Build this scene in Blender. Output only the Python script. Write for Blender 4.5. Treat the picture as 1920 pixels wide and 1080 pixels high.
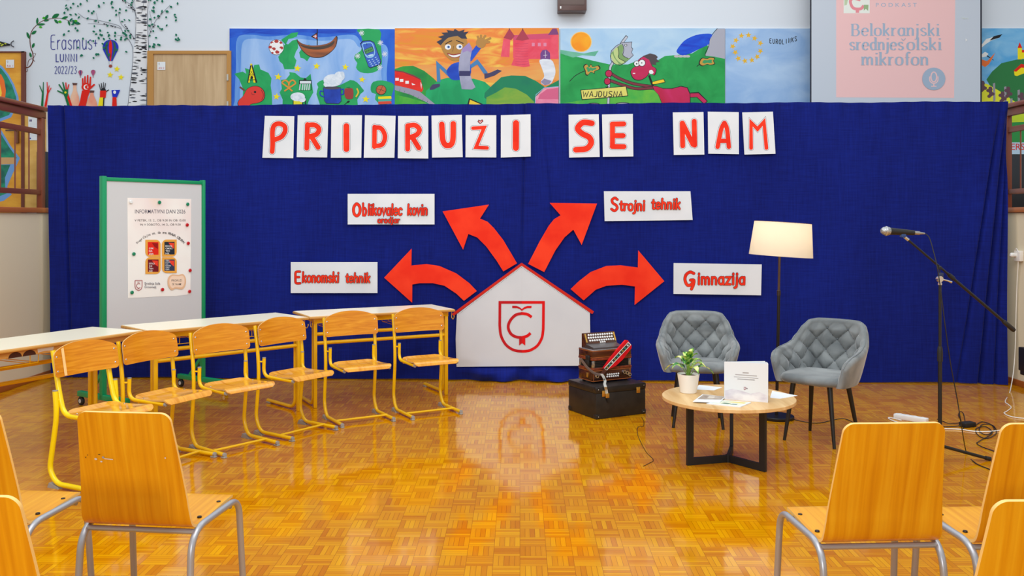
import bpy, bmesh, math, random
from mathutils import Vector, Matrix
from math import sin, cos, pi, radians, sqrt, exp, atan2
random.seed(7)
SC = bpy.context.scene
for o in list(bpy.data.objects): bpy.data.objects.remove(o)
C = SC.collection

# ------------------------------------------------------------------ camera, world, lights
FP, EYE, HZ = 1708.0, 1.606, 409.0          # focal length in pixels, eye height, horizon row
cd = bpy.data.cameras.new('camera'); cam = bpy.data.objects.new('camera', cd); C.objects.link(cam)
cam.location = (0, 0, EYE); cam.rotation_euler = (radians(90), 0, 0)
cd.sensor_width = 36; cd.lens = FP/1920*36; cd.shift_y = (HZ-540)/1920
cd.clip_start = .05; cd.clip_end = 100
SC.camera = cam
SC.view_settings.view_transform = 'Standard'; SC.view_settings.look = 'None'
SC.view_settings.exposure = 0.11; SC.view_settings.gamma = 1; SC.view_settings.use_curve_mapping = False
W = bpy.data.worlds.new('world'); SC.world = W; W.use_nodes = True
bg = W.node_tree.nodes['Background']; bg.inputs[0].default_value = (.88, .95, 1, 1); bg.inputs[1].default_value = .74
def area(name, loc, target, sx, sy, power, col=(1, 1, 1)):
    l = bpy.data.lights.new(name, 'AREA'); l.shape = 'RECTANGLE'; l.size = sx; l.size_y = sy
    l.energy = power; l.color = col
    o = bpy.data.objects.new(name, l); C.objects.link(o); o.location = loc
    o.rotation_euler = (Vector(target)-Vector(loc)).to_track_quat('-Z', 'Y').to_euler(); return o
area('ceiling_light_front', (0, 2.5, 5.9), (0, 4.0, 0), 7, 4, 290, (.97, .985, 1))
area('ceiling_light_back', (0, 8.4, 6.2), (0, 9.4, 0), 9, 2, 130, (.95, .98, 1))
area('flash_stand_in', (-1.14, -2.2, 2.12), (.5, 8, 1.3), 0.32, 0.32, 95, (.97, .99, 1))  # added in place of the camera flash, set farther back for gentler falloff

# ------------------------------------------------------------------ mapping helpers
def P(x, y, Y): return Vector(((x-960)*Y/FP, Y, EYE-(y-HZ)*Y/FP))
def PZ(x, y, z=0.0):
    Y = FP*(EYE-z)/(y-HZ); return Vector(((x-960)*Y/FP, Y, z))
def on_plane(x, y, p0, n):
    d = Vector(((x-960)/FP, 1, -(y-HZ)/FP)); o = Vector((0, 0, EYE))
    return o + d*((Vector(p0)-o).dot(n)/d.dot(n))

# ------------------------------------------------------------------ materials
def lin(c):
    r = []
    for v in c[:3]:
        v = v/255.0; r.append(v/12.92 if v <= .04045 else ((v+.055)/1.055)**2.4)
    return (r[0], r[1], r[2], 1)
MC = {}
def mat(col, rough=.55, metal=0., spec=.5, name=None, **kw):
    key = (tuple(col), rough, metal, spec, tuple(sorted(kw.items())))
    if key in MC: return MC[key]
    m = bpy.data.materials.new(name or 'paint'); m.use_nodes = True
    b = m.node_tree.nodes['Principled BSDF']
    b.inputs['Base Color'].default_value = lin(col); b.inputs['Roughness'].default_value = rough
    b.inputs['Metallic'].default_value = metal; b.inputs['Specular IOR Level'].default_value = spec
    for k, v in kw.items(): b.inputs[k].default_value = v
    MC[key] = m; return m
def nodes(m): return m.node_tree.nodes, m.node_tree.links
def mixed(c1, c2, scale=(1, 1, 1), nscale=5., rough=.55, detail=4., lo=.35, hi=.65, bump=0., spec=.5, dist=0., coord='Object', name='mixed', c3=None, **kw):
    """two colours mixed by stretched noise: wood grain, brush strokes, cloth"""
    key = ('mix', tuple(c1), tuple(c2), scale, nscale, rough, detail, lo, hi, bump, spec, dist, coord, c3, tuple(sorted(kw.items())))
    if key in MC: return MC[key]
    m = bpy.data.materials.new(name); m.use_nodes = True; N, L = nodes(m); b = N['Principled BSDF']
    tc = N.new('ShaderNodeTexCoord'); mp = N.new('ShaderNodeMapping'); mp.inputs['Scale'].default_value = scale
    L.new(tc.outputs[coord], mp.inputs[0])
    oi = N.new('ShaderNodeObjectInfo'); ad = N.new('ShaderNodeVectorMath'); ad.operation = 'ADD'
    sc_ = N.new('ShaderNodeMath'); sc_.operation = 'MULTIPLY'; sc_.inputs[1].default_value = 37.
    L.new(oi.outputs['Random'], sc_.inputs[0]); L.new(mp.outputs[0], ad.inputs[0]); L.new(sc_.outputs[0], ad.inputs[1])
    n = N.new('ShaderNodeTexNoise'); n.inputs['Scale'].default_value = nscale; n.inputs['Detail'].default_value = detail
    n.inputs['Distortion'].default_value = dist
    L.new(ad.outputs[0], n.inputs['Vector'])
    r = N.new('ShaderNodeValToRGB'); e = r.color_ramp.elements
    e[0].position = lo; e[0].color = lin(c1); e[1].position = hi; e[1].color = lin(c2)
    if c3: q = e.new((lo+hi)/2); q.color = lin(c3)
    L.new(n.outputs['Fac'], r.inputs[0]); L.new(r.outputs[0], b.inputs['Base Color'])
    b.inputs['Roughness'].default_value = rough; b.inputs['Specular IOR Level'].default_value = spec
    if bump:
        bp = N.new('ShaderNodeBump'); bp.inputs['Strength'].default_value = bump; bp.inputs['Distance'].default_value = .002
        L.new(n.outputs['Fac'], bp.inputs['Height']); L.new(bp.outputs[0], b.inputs['Normal'])
    for k, v in kw.items(): b.inputs[k].default_value = v
    MC[key] = m; return m
def parquet():
    m = bpy.data.materials.new('mosaic_parquet'); m.use_nodes = True; N, L = nodes(m); b = N['Principled BSDF']
    def math_(op, a, b_=None, c=None):
        n = N.new('ShaderNodeMath'); n.operation = op
        for i, v in enumerate((a, b_, c)):
            if v is None: continue
            if isinstance(v, (int, float)): n.inputs[i].default_value = v
            else: L.new(v, n.inputs[i])
        return n.outputs[0]
    T = .126
    g = N.new('ShaderNodeNewGeometry'); sp = N.new('ShaderNodeSeparateXYZ'); L.new(g.outputs['Position'], sp.inputs[0])
    x, y = sp.outputs[0], sp.outputs[1]
    u = math_('MULTIPLY', math_('SUBTRACT', x, math_('MULTIPLY', y, .0088)), 1/T)
    v = math_('MULTIPLY', math_('SUBTRACT', math_('ADD', y, math_('MULTIPLY', x, .0088)), 5.2148-41*T), 1/T)
    i, j = math_('FLOOR', u), math_('FLOOR', v)
    fu, fv = math_('SUBTRACT', u, i), math_('SUBTRACT', v, j)
    par = math_('PINGPONG', math_('ADD', math_('ADD', i, j), 0), 1.0)          # 0 / 1 checker
    # s across strips, t along strips
    s = math_('ADD', math_('MULTIPLY', fu, math_('SUBTRACT', 1, par)), math_('MULTIPLY', fv, par))
    t = math_('ADD', math_('MULTIPLY', fv, math_('SUBTRACT', 1, par)), math_('MULTIPLY', fu, par))
    s5 = math_('MULTIPLY', s, 5); k = math_('FLOOR', s5); fs = math_('SUBTRACT', s5, k)
    cx = N.new('ShaderNodeCombineXYZ'); L.new(i, cx.inputs[0]); L.new(j, cx.inputs[1]); L.new(math_('ADD', k, .37), cx.inputs[2])
    wn = N.new('ShaderNodeTexWhiteNoise'); wn.noise_dimensions = '3D'; L.new(cx.outputs[0], wn.inputs['Vector'])
    cx2 = N.new('ShaderNodeCombineXYZ'); L.new(i, cx2.inputs[0]); L.new(j, cx2.inputs[1])
    wt = N.new('ShaderNodeTexWhiteNoise'); wt.noise_dimensions = '3D'; L.new(cx2.outputs[0], wt.inputs['Vector'])
    # grain
    gv = N.new('ShaderNodeCombineXYZ'); L.new(math_('MULTIPLY', s5, 5), gv.inputs[0]); L.new(math_('ADD', t, math_('MULTIPLY', wn.outputs['Value'], 40)), gv.inputs[1]); L.new(math_('MULTIPLY', wn.outputs['Value'], 91), gv.inputs[2])
    gn = N.new('ShaderNodeTexNoise'); gn.inputs['Scale'].default_value = 1.6; gn.inputs['Detail'].default_value = 4; L.new(gv.outputs[0], gn.inputs['Vector'])
    f = math_('ADD', math_('ADD', math_('MULTIPLY', wn.outputs['Value'], .5), math_('MULTIPLY', wt.outputs['Value'], .2)), math_('MULTIPLY', gn.outputs['Fac'], .3))
    r = N.new('ShaderNodeValToRGB'); e = r.color_ramp.elements
    e[0].position = .14; e[0].color = lin((186, 108, 0)); e[1].position = .86; e[1].color = lin((220, 158, 4))
    q = e.new(.5); q.color = lin((206, 135, 0)); L.new(f, r.inputs[0])
    # joints
    es = math_('MINIMUM', fs, math_('SUBTRACT', 1, fs)); et = math_('MINIMUM', t, math_('SUBTRACT', 1, t))
    ee = math_('MINIMUM', math_('MULTIPLY', es, T/5), math_('MULTIPLY', et, T))
    gap = math_('SMOOTH_MIN', 1., math_('MULTIPLY', ee, 620.), .1)
    gap = math_('MAXIMUM', gap, 0.)
    dk = N.new('ShaderNodeMix'); dk.data_type = 'RGBA'; L.new(gap, dk.inputs['Factor'])
    dk.inputs['A'].default_value = lin((136, 72, 2)); L.new(r.outputs[0], dk.inputs['B']); L.new(dk.outputs['Result'], b.inputs['Base Color'])
    # each strip lies a touch out of level: broken reflections
    nv = N.new('ShaderNodeVectorMath'); nv.operation = 'SUBTRACT'; L.new(wn.outputs['Color'], nv.inputs[0]); nv.inputs[1].default_value = (.5, .5, .5)
    ns = N.new('ShaderNodeVectorMath'); ns.operation = 'MULTIPLY'; L.new(nv.outputs[0], ns.inputs[0]); ns.inputs[1].default_value = (.006, .006, 0)
    nt = N.new('ShaderNodeVectorMath'); nt.operation = 'SUBTRACT'; L.new(wt.outputs['Color'], nt.inputs[0]); nt.inputs[1].default_value = (.5, .5, .5)
    ns2 = N.new('ShaderNodeVectorMath'); ns2.operation = 'MULTIPLY'; L.new(nt.outputs[0], ns2.inputs[0]); ns2.inputs[1].default_value = (.009, .009, 0)
    na = N.new('ShaderNodeVectorMath'); L.new(ns.outputs[0], na.inputs[0]); L.new(ns2.outputs[0], na.inputs[1])
    nb = N.new('ShaderNodeVectorMath'); L.new(na.outputs[0], nb.inputs[0]); L.new(g.outputs['Normal'], nb.inputs[1])
    nn = N.new('ShaderNodeVectorMath'); nn.operation = 'NORMALIZE'; L.new(nb.outputs[0], nn.inputs[0]); L.new(nn.outputs[0], b.inputs['Normal'])
    b.inputs['Roughness'].default_value = .095; b.inputs['IOR'].default_value = 1.5
    b.inputs['Specular IOR Level'].default_value = .5
    return m
def cloth_blue():
    m = bpy.data.materials.new('blue_cloth'); m.use_nodes = True; N, L = nodes(m); b = N['Principled BSDF']
    tc = N.new('ShaderNodeTexCoord')
    def ns(scale, s):
        mp = N.new('ShaderNodeMapping'); mp.inputs['Scale'].default_value = scale; L.new(tc.outputs['Object'], mp.inputs[0])
        n = N.new('ShaderNodeTexNoise'); n.inputs['Scale'].default_value = s; n.inputs['Detail'].default_value = 2; L.new(mp.outputs[0], n.inputs[0]); return n.outputs['Fac']
    a = ns((60, 1, 3), 1.2); c = ns((4, 1, 70), 1.2); d = ns((1, 1, .5), 1.1)
    m1 = N.new('ShaderNodeMath'); L.new(a, m1.inputs[0]); L.new(c, m1.inputs[1])
    m2 = N.new('ShaderNodeMath'); L.new(m1.outputs[0], m2.inputs[0]); L.new(d, m2.inputs[1])
    r = N.new('ShaderNodeValToRGB'); e = r.color_ramp.elements; e[0].position = .36; e[1].position = .64
    dv = N.new('ShaderNodeMath'); dv.operation = 'DIVIDE'; L.new(m2.outputs[0], dv.inputs[0]); dv.inputs[1].default_value = 3.
    e[0].color = lin((10, 22, 100)); e[1].color = lin((16, 34, 130)); L.new(dv.outputs[0], r.inputs[0]); L.new(r.outputs[0], b.inputs['Base Color'])
    b.inputs['Roughness'].default_value = .85; b.inputs['Specular IOR Level'].default_value = .12
    b.inputs['Sheen Weight'].default_value = .08
    bp = N.new('ShaderNodeBump'); bp.inputs['Strength'].default_value = .25; bp.inputs['Distance'].default_value = .003
    L.new(m1.outputs[0], bp.inputs['Height']); L.new(bp.outputs[0], b.inputs['Normal'])
    return m
PLY = mixed((202, 128, 0), (230, 170, 26), (34, .9, 1.0), 1.5, .33, 6, .25, .75, dist=.35, name='varnished_plywood', c3=(219, 150, 8))
PLYH = mixed((198, 116, 6), (232, 164, 36), (2.2, 4, 26), 1.5, .2, 6, .25, .75, dist=1.4, name='school_plywood', c3=(216, 138, 14))
PLYS = mixed((208, 134, 14), (236, 172, 50), (22, 1.4, 3), 1.5, .14, 5, .3, .72, dist=.8, name='seat_plywood', c3=(228, 158, 52))
PLYE = mat((222, 176, 104), .5)
PALE = mat((236, 190, 110), .5)
YEL = mat((240, 192, 4), .25, name='yellow_paint'); LEM = mat((246, 216, 4), .28, name='lemon_paint')
GREYP = mat((150, 148, 145), .5); STEEL = mat((168, 168, 172), .35, .55, name='grey_steel'); CHROME = mat((215, 215, 220), .18, 1.)
BLACK = mat((16, 16, 18), .4, name='black'); BLACKM = mat((22, 21, 22), .55); DARK = mat((40, 34, 32), .5)
WHITE = mat((236, 236, 234), .5, name='white'); PAPER = mat((226, 230, 234), .7, spec=.2, name='paper')
RED = mixed((232, 40, 14), (246, 58, 26), (1, 1, 1), 6, .6, 3, .35, .65, spec=.2, name='red_marker')
INK = mat((24, 22, 40), .6)

# ------------------------------------------------------------------ mesh helpers
def catmull(pts, n=8, closed=False):
    pts = [Vector(p) for p in pts]
    if len(pts) < 3: return pts
    out = []; m = len(pts); rng = m if closed else m-1
    for i in range(rng):
        p1, p2 = pts[i], pts[(i+1) % m]
        p0 = pts[i-1] if (i > 0 or closed) else p1*2-p2
        p3 = pts[(i+2) % m] if (i+2 < m or closed) else p2*2-p1
        for k in range(n):
            t = k/n
            out.append(.5*((2*p1)+(p2-p0)*t+(2*p0-5*p1+4*p2-p3)*t*t+(3*p1-p0-3*p2+p3)*t**3))
    if not closed: out.append(pts[-1])
    return out
def fillet(pts, r, n=6):
    pts = [Vector(p) for p in pts]; out = [pts[0]]
    for i in range(1, len(pts)-1):
        a, b, c = pts[i-1], pts[i], pts[i+1]
        d1, d2 = (a-b), (c-b); rr = r[i-1] if isinstance(r, (list, tuple)) else r
        q = min(rr, d1.length*.49, d2.length*.49); s, e = b+d1.normalized()*q, b+d2.normalized()*q
        for k in range(n+1):
            t = k/n; out.append(s*(1-t)**2+b*2*t*(1-t)+e*t*t)
    out.append(pts[-1]); return out
class MB:
    def __init__(s): s.bm = bmesh.new(); s.mats = []
    def mi(s, m):
        if m not in s.mats: s.mats.append(m)
        return s.mats.index(m)
    def face(s, vs, m):
        try:
            f = s.bm.faces.new(vs); f.material_index = s.mi(m); f.smooth = True; return f
        except ValueError: return None
    def poly(s, pts, m): return s.face([s.bm.verts.new(p) for p in pts], m)
    def box(s, c, size, m, M=None, bev=0.):
        g = bmesh.ops.create_cube(s.bm, size=1); vs = g['verts']
        T = Matrix.Translation(c) @ (M.to_4x4() if M else Matrix.Identity(4)) @ Matrix.Diagonal((*size, 1))
        bmesh.ops.transform(s.bm, matrix=T, verts=vs)
        fs = {f for v in vs for f in v.link_faces}
        for f in fs: f.material_index = s.mi(m); f.smooth = True
        if bev:
            es = list({e for f in fs for e in f.edges})
            r = bmesh.ops.bevel(s.bm, geom=es, offset=bev, segments=2, profile=.5, affect='EDGES')
            for f in r['faces']: f.material_index = s.mi(m); f.smooth = True
        return s
    def tube(s, pts, r, m, seg=10, caps=True, closed=False, flat=None):
        pts = [Vector(p) for p in pts]; n = len(pts); rings = []; up = None
        for i, p in enumerate(pts):
            a = pts[i-1] if (i > 0 or closed) else pts[0]; b = pts[(i+1) % n] if (i < n-1 or closed) else pts[-1]
            d = (b-a)
            if d.length < 1e-9: d = Vector((0, 0, 1))
            d.normalize()
            if up is None: up = d.orthogonal().normalized() if flat is None else Vector(flat)
            up = (up-d*up.dot(d))
            if up.length < 1e-6: up = d.orthogonal()
            up.normalize(); sd = d.cross(up)
            rr = r[i] if isinstance(r, (list, tuple)) and not (flat is not None) else r
            ra, rb = (rr, rr) if flat is None else rr
            rings.append([s.bm.verts.new(p+up*ra*cos(2*pi*k/seg)+sd*rb*sin(2*pi*k/seg)) for k in range(seg)])
        for i in range(n if closed else n-1):
            A, B = rings[i], rings[(i+1) % n]
            for k in range(seg): s.face([A[k], A[(k+1) % seg], B[(k+1) % seg], B[k]], m)
        if caps and not closed: s.face(rings[0][::-1], m); s.face(rings[-1], m)
        return s
    def bar(s, a, b, w, t, m, side=(0, 0, 1)):
        """rectangular bar from a to b; w along side, t across"""
        a, b = Vector(a), Vector(b); d = (b-a).normalized(); u = Vector(side); u = (u-d*u.dot(d)).normalized(); v = d.cross(u)
        M = Matrix((d, u, v)).transposed(); s.box((a+b)/2, ((b-a).length, w, t), m, M); return s
    def lathe(s, prof, m, c=(0, 0, 0), seg=32, M=None):
        c = Vector(c); rings = []; R = M or Matrix.Identity(3)
        for (r, z) in prof:
            if r < 1e-6: rings.append([s.bm.verts.new(c+R@Vector((0, 0, z)))])
            else: rings.append([s.bm.verts.new(c+R@Vector((r*cos(2*pi*k/seg), r*sin(2*pi*k/seg), z))) for k in range(seg)])
        for A, B in zip(rings, rings[1:]):
            for k in range(seg):
                k2 = (k+1) % seg
                if len(A) == 1 and len(B) == 1: continue
                if len(A) == 1: s.face([A[0], B[k2], B[k]], m)
                elif len(B) == 1: s.face([A[k], A[k2], B[0]], m)
                else: s.face([A[k], A[k2], B[k2], B[k]], m)
        return s
    def sphere(s, c, r, m, seg=12, sc=(1, 1, 1)):
        g = bmesh.ops.create_uvsphere(s.bm, u_segments=seg, v_segments=max(6, seg//2), radius=r)
        bmesh.ops.transform(s.bm, matrix=Matrix.Translation(c) @ Matrix.Diagonal((*sc, 1)), verts=g['verts'])
        for f in {f for v in g['verts'] for f in v.link_faces}: f.material_index = s.mi(m); f.smooth = True
        return s
    def grid(s, fn, nu, nv, m, closed_u=False):
        V = [[s.bm.verts.new(fn(i/nu, j/nv)) for j in range(nv+1)] for i in range(nu if closed_u else nu+1)]
        K = len(V)
        for i in range(nu):
            for j in range(nv): s.face([V[i][j], V[(i+1) % K][j], V[(i+1) % K][j+1], V[i][j+1]], m)
        return V
    def sheet(s, fn, nu, nv, th, m, me=None, nfn=None):
        """grid with thickness: fn(u,v) -> point on the top, thickness along the surface normal"""
        e = 1e-3
        def nrm(u, v):
            a = fn(min(1, u+e), v)-fn(max(0, u-e), v); b = fn(u, min(1, v+e))-fn(u, max(0, v-e)); n = a.cross(b)
            return n.normalized() if n.length > 1e-12 else Vector((0, 0, 1))
        nrm = nfn or nrm
        A = s.grid(fn, nu, nv, m); B = [[s.bm.verts.new(A[i][j].co-nrm(i/nu, j/nv)*th) for j in range(nv+1)] for i in range(nu+1)]
        for i in range(nu):
            for j in range(nv): s.face([B[i][j+1], B[i+1][j+1], B[i+1][j], B[i][j]], m)
        me = me or m
        for i in range(nu):
            s.face([A[i+1][0], A[i][0], B[i][0], B[i+1][0]], me); s.face([A[i][nv], A[i+1][nv], B[i+1][nv], B[i][nv]], me)
        for j in range(nv):
            s.face([A[0][j], A[0][j+1], B[0][j+1], B[0][j]], me); s.face([A[nu][j+1], A[nu][j], B[nu][j], B[nu][j+1]], me)
        return s
    def prism(s, pts, th, m, n, me=None):
        """polygon (3-D, planar) extruded by th against normal n (front face at pts)"""
        n = Vector(n).normalized(); A = [s.bm.verts.new(p) for p in pts]; B = [s.bm.verts.new(Vector(p)-n*th) for p in pts]
        f = s.face(A, m); 
        if f: f.smooth = False
        s.face(B[::-1], me or m); k = len(A)
        for i in range(k): s.face([A[i], B[i], B[(i+1) % k], A[(i+1) % k]], me or m)
        return s
    def build(s, name, parent=None, recentre=False, angle=35, loc=None, flip=True):
        if flip: bmesh.ops.recalc_face_normals(s.bm, faces=s.bm.faces[:])
        me = bpy.data.meshes.new(name); off = Vector((0, 0, 0))
        if recentre and len(s.bm.verts):
            lo = Vector([min(v.co[i] for v in s.bm.verts) for i in range(3)]); hi = Vector([max(v.co[i] for v in s.bm.verts) for i in range(3)])
            off = Vector(((lo.x+hi.x)/2, (lo.y+hi.y)/2, lo.z))
            bmesh.ops.translate(s.bm, vec=-off, verts=s.bm.verts[:])
        s.bm.to_mesh(me); s.bm.free()
        for m in s.mats: me.materials.append(m)
        me.set_sharp_from_angle(angle=radians(angle))
        o = bpy.data.objects.new(name, me); C.objects.link(o); o.location = loc if loc is not None else off
        if parent: o.parent = parent
        return o
def tag(o, label, cat, group=None, kind=None):
    o['label'] = label; o['category'] = cat
    if group: o['group'] = group
    if kind: o['kind'] = kind
    return o
def struct(o): o['kind'] = 'structure'; return o
def thing(name, label, cat, loc=(0, 0, 0), rotz=0., group=None):
    o = bpy.data.objects.new(name, None); C.objects.link(o); o.location = loc; o.rotation_euler = (0, 0, rotz); o.empty_display_size = .1
    return tag(o, label, cat, group)
def dup(root, loc, rotz, label=None):
    r = root.copy(); C.objects.link(r); r.location = loc; r.rotation_euler = (0, 0, rotz)
    if label: r['label'] = label
    for ch in list(root.children):
        c = ch.copy(); C.objects.link(c); c.parent = r
        for g in list(ch.children):
            d = g.copy(); C.objects.link(d); d.parent = c
    return r
def Rz(a): return Matrix.Rotation(a, 3, 'Z')

# ------------------------------------------------------------------ flat painting: layered shapes on a surface
class Paint(MB):
    """shapes laid on a plane; mp turns drawing coordinates into a point, n is the direction off the surface"""
    def __init__(s, mp, n, eps=.0001):
        super().__init__(); s.mp = mp; s.n = Vector(n).normalized(); s.k = 1; s.eps = eps
    def pt(s, p): return s.mp(p[0], p[1]) + s.n*(s.eps*s.k)
    def base(s, pts, m, th=.001, me=None):
        P3 = [s.mp(*p) for p in pts]; s.prism(P3, th, m, s.n, me); return s
    def fill(s, pts, m, smooth=0, layer=True):
        if smooth: pts = [(p.x, p.y) for p in catmull([(a, b, 0) for a, b in pts], smooth, True)]
        if layer: s.k += 1
        f = s.poly([s.pt(p) for p in pts], m)
        if f: f.smooth = False
        return s
    def ell(s, cx, cy, rx, ry, m, rot=0, n=24, layer=True):
        c, q = cos(rot), sin(rot)
        return s.fill([(cx+rx*cos(2*pi*k/n)*c-ry*sin(2*pi*k/n)*q, cy+rx*cos(2*pi*k/n)*q+ry*sin(2*pi*k/n)*c) for k in range(n)], m, layer=layer)
    def rect(s, x0, y0, x1, y1, m): return s.fill([(x0, y0), (x1, y0), (x1, y1), (x0, y1)], m)
    def star(s, cx, cy, r, m, rot=0, q=.42, layer=True):
        return s.fill([(cx+(r if k % 2 == 0 else r*q)*sin(pi*k/5+rot), cy-(r if k % 2 == 0 else r*q)*cos(pi*k/5+rot)) for k in range(10)], m, layer=layer)
    def stroke(s, pts, w, m, smooth=0, nib=None, taper=None, ext=0., closed=False, layer=True):
        pts = [Vector((a, b)) for a, b in pts]
        if smooth: pts = [Vector((p.x, p.y)) for p in catmull([(p.x, p.y, 0) for p in pts], smooth, closed)]
        if closed: pts.append(pts[0].copy())
        if ext and len(pts) > 1:
            pts[0] = pts[0]+(pts[0]-pts[1]).normalized()*ext; pts[-1] = pts[-1]+(pts[-1]-pts[-2]).normalized()*ext
        n = len(pts)
        if layer: s.k += 1
        L, R = [], []
        for i, p in enumerate(pts):
            if closed and i in (0, n-1): a, b = pts[n-2], pts[1]
            else: a, b = pts[max(0, i-1)], pts[min(n-1, i+1)]
            d1 = (p-a) if (p-a).length > 1e-9 else (b-p); d2 = (b-p) if (b-p).length > 1e-9 else d1
            d1 = d1.normalized(); d2 = d2.normalized(); d = d1+d2
            if d.length < 1e-6: d = d1
            d.normalize(); ww = w
            if nib is not None: ww = nib+(w-nib)*abs(d.y)**1.5
            if taper is not None: ww = ww*(1-taper*i/(n-1))
            q = max(.45, d.dot(d1)); h = ww/2/q; nn = Vector((-d.y, d.x))
            L.append(p+nn*h); R.append(p-nn*h)
        for i in range(1, n):
            t = pts[i]-pts[i-1]
            if (L[i]-L[i-1]).dot(t) < 0: L[i] = L[i-1].copy()
            if (R[i]-R[i-1]).dot(t) < 0: R[i] = R[i-1].copy()
        VL = [s.bm.verts.new(s.pt(p)) for p in L]; VR = [s.bm.verts.new(s.pt(p)) for p in R]
        for i in range(n-1):
            f = s.face([VL[i], VL[i+1], VR[i+1], VR[i]], m)
            if f: f.smooth = False
        return s
    def outlined(s, strokes, w, m, gap=0, gm=None, line=1.5, lm=INK, smooth=6, ext=0., caps=False):
        for ww, mm in ((w+2*gap+2*line if line else 0, lm), (w+2*gap if gap else 0, gm), (w, m)):
            if not ww: continue
            for q in strokes:
                s.stroke(q[0], ww, mm, smooth if q[1] else 0, ext=0 if (caps or q[1] == 2) else ext+(ww-w)/2, closed=q[1] == 2)
                if caps and q[1] != 2:
                    for e in (q[0][0], q[0][-1]): s.ell(e[0], e[1], ww/2, ww/2, mm, n=16)
        return s
    def text(s, body, x0, y0, size, m, width=None, rot=0., align='L', bold=0., sh=0.):
        """printed text in the built-in font; y grows downwards in drawing coordinates"""
        key = (body, bold)
        if key not in TXT:
            cu = bpy.data.curves.new('t', 'FONT'); cu.body = body; cu.size = 1; cu.fill_mode = 'FRONT'; cu.offset = bold*.3; cu.resolution_u = 3
            o = bpy.data.objects.new('t', cu); C.objects.link(o); dg = bpy.context.evaluated_depsgraph_get(); dg.update()
            me = bpy.data.meshes.new_from_object(o.evaluated_get(dg))
            TXT[key] = ([v.co.copy() for v in me.vertices], [tuple(p.vertices) for p in me.polygons])
            bpy.data.objects.remove(o); bpy.data.curves.remove(cu); bpy.data.meshes.remove(me)
        vs, fs = TXT[key]
        if not vs: return s
        lo = min(v.x for v in vs); hi = max(v.x for v in vs); kx = size
        if width: kx = width/(hi-lo)
        sx = {'L': -lo, 'C': -(lo+hi)/2, 'R': -hi}[align]; s.k += 1; c, q = cos(rot), sin(rot)
        nv = []
        for v in vs:
            X = (v.x+sx)*kx; Y = -v.y*size; nv.append(s.bm.verts.new(s.pt((x0+X*c-Y*q, y0+X*q+Y*c))))
        for f in fs:
            ff = s.face([nv[i] for i in f], m)
            if ff: ff.smooth = False
        return s
    def build(s, name, parent=None, recentre=True, angle=35, loc=None, flip=False):
        n = s.n
        bmesh.ops.recalc_face_normals(s.bm, faces=[f for f in s.bm.faces if f.smooth])
        bmesh.ops.triangulate(s.bm, faces=[f for f in s.bm.faces if not f.smooth and len(f.verts) > 3], ngon_method='EAR_CLIP')
        for f in s.bm.faces:
            if not f.smooth:
                f.normal_update()
                if f.normal.dot(n) < 0: f.normal_flip()
        return MB.build(s, name, parent, recentre, angle, loc, False)
TXT = {}
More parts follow.
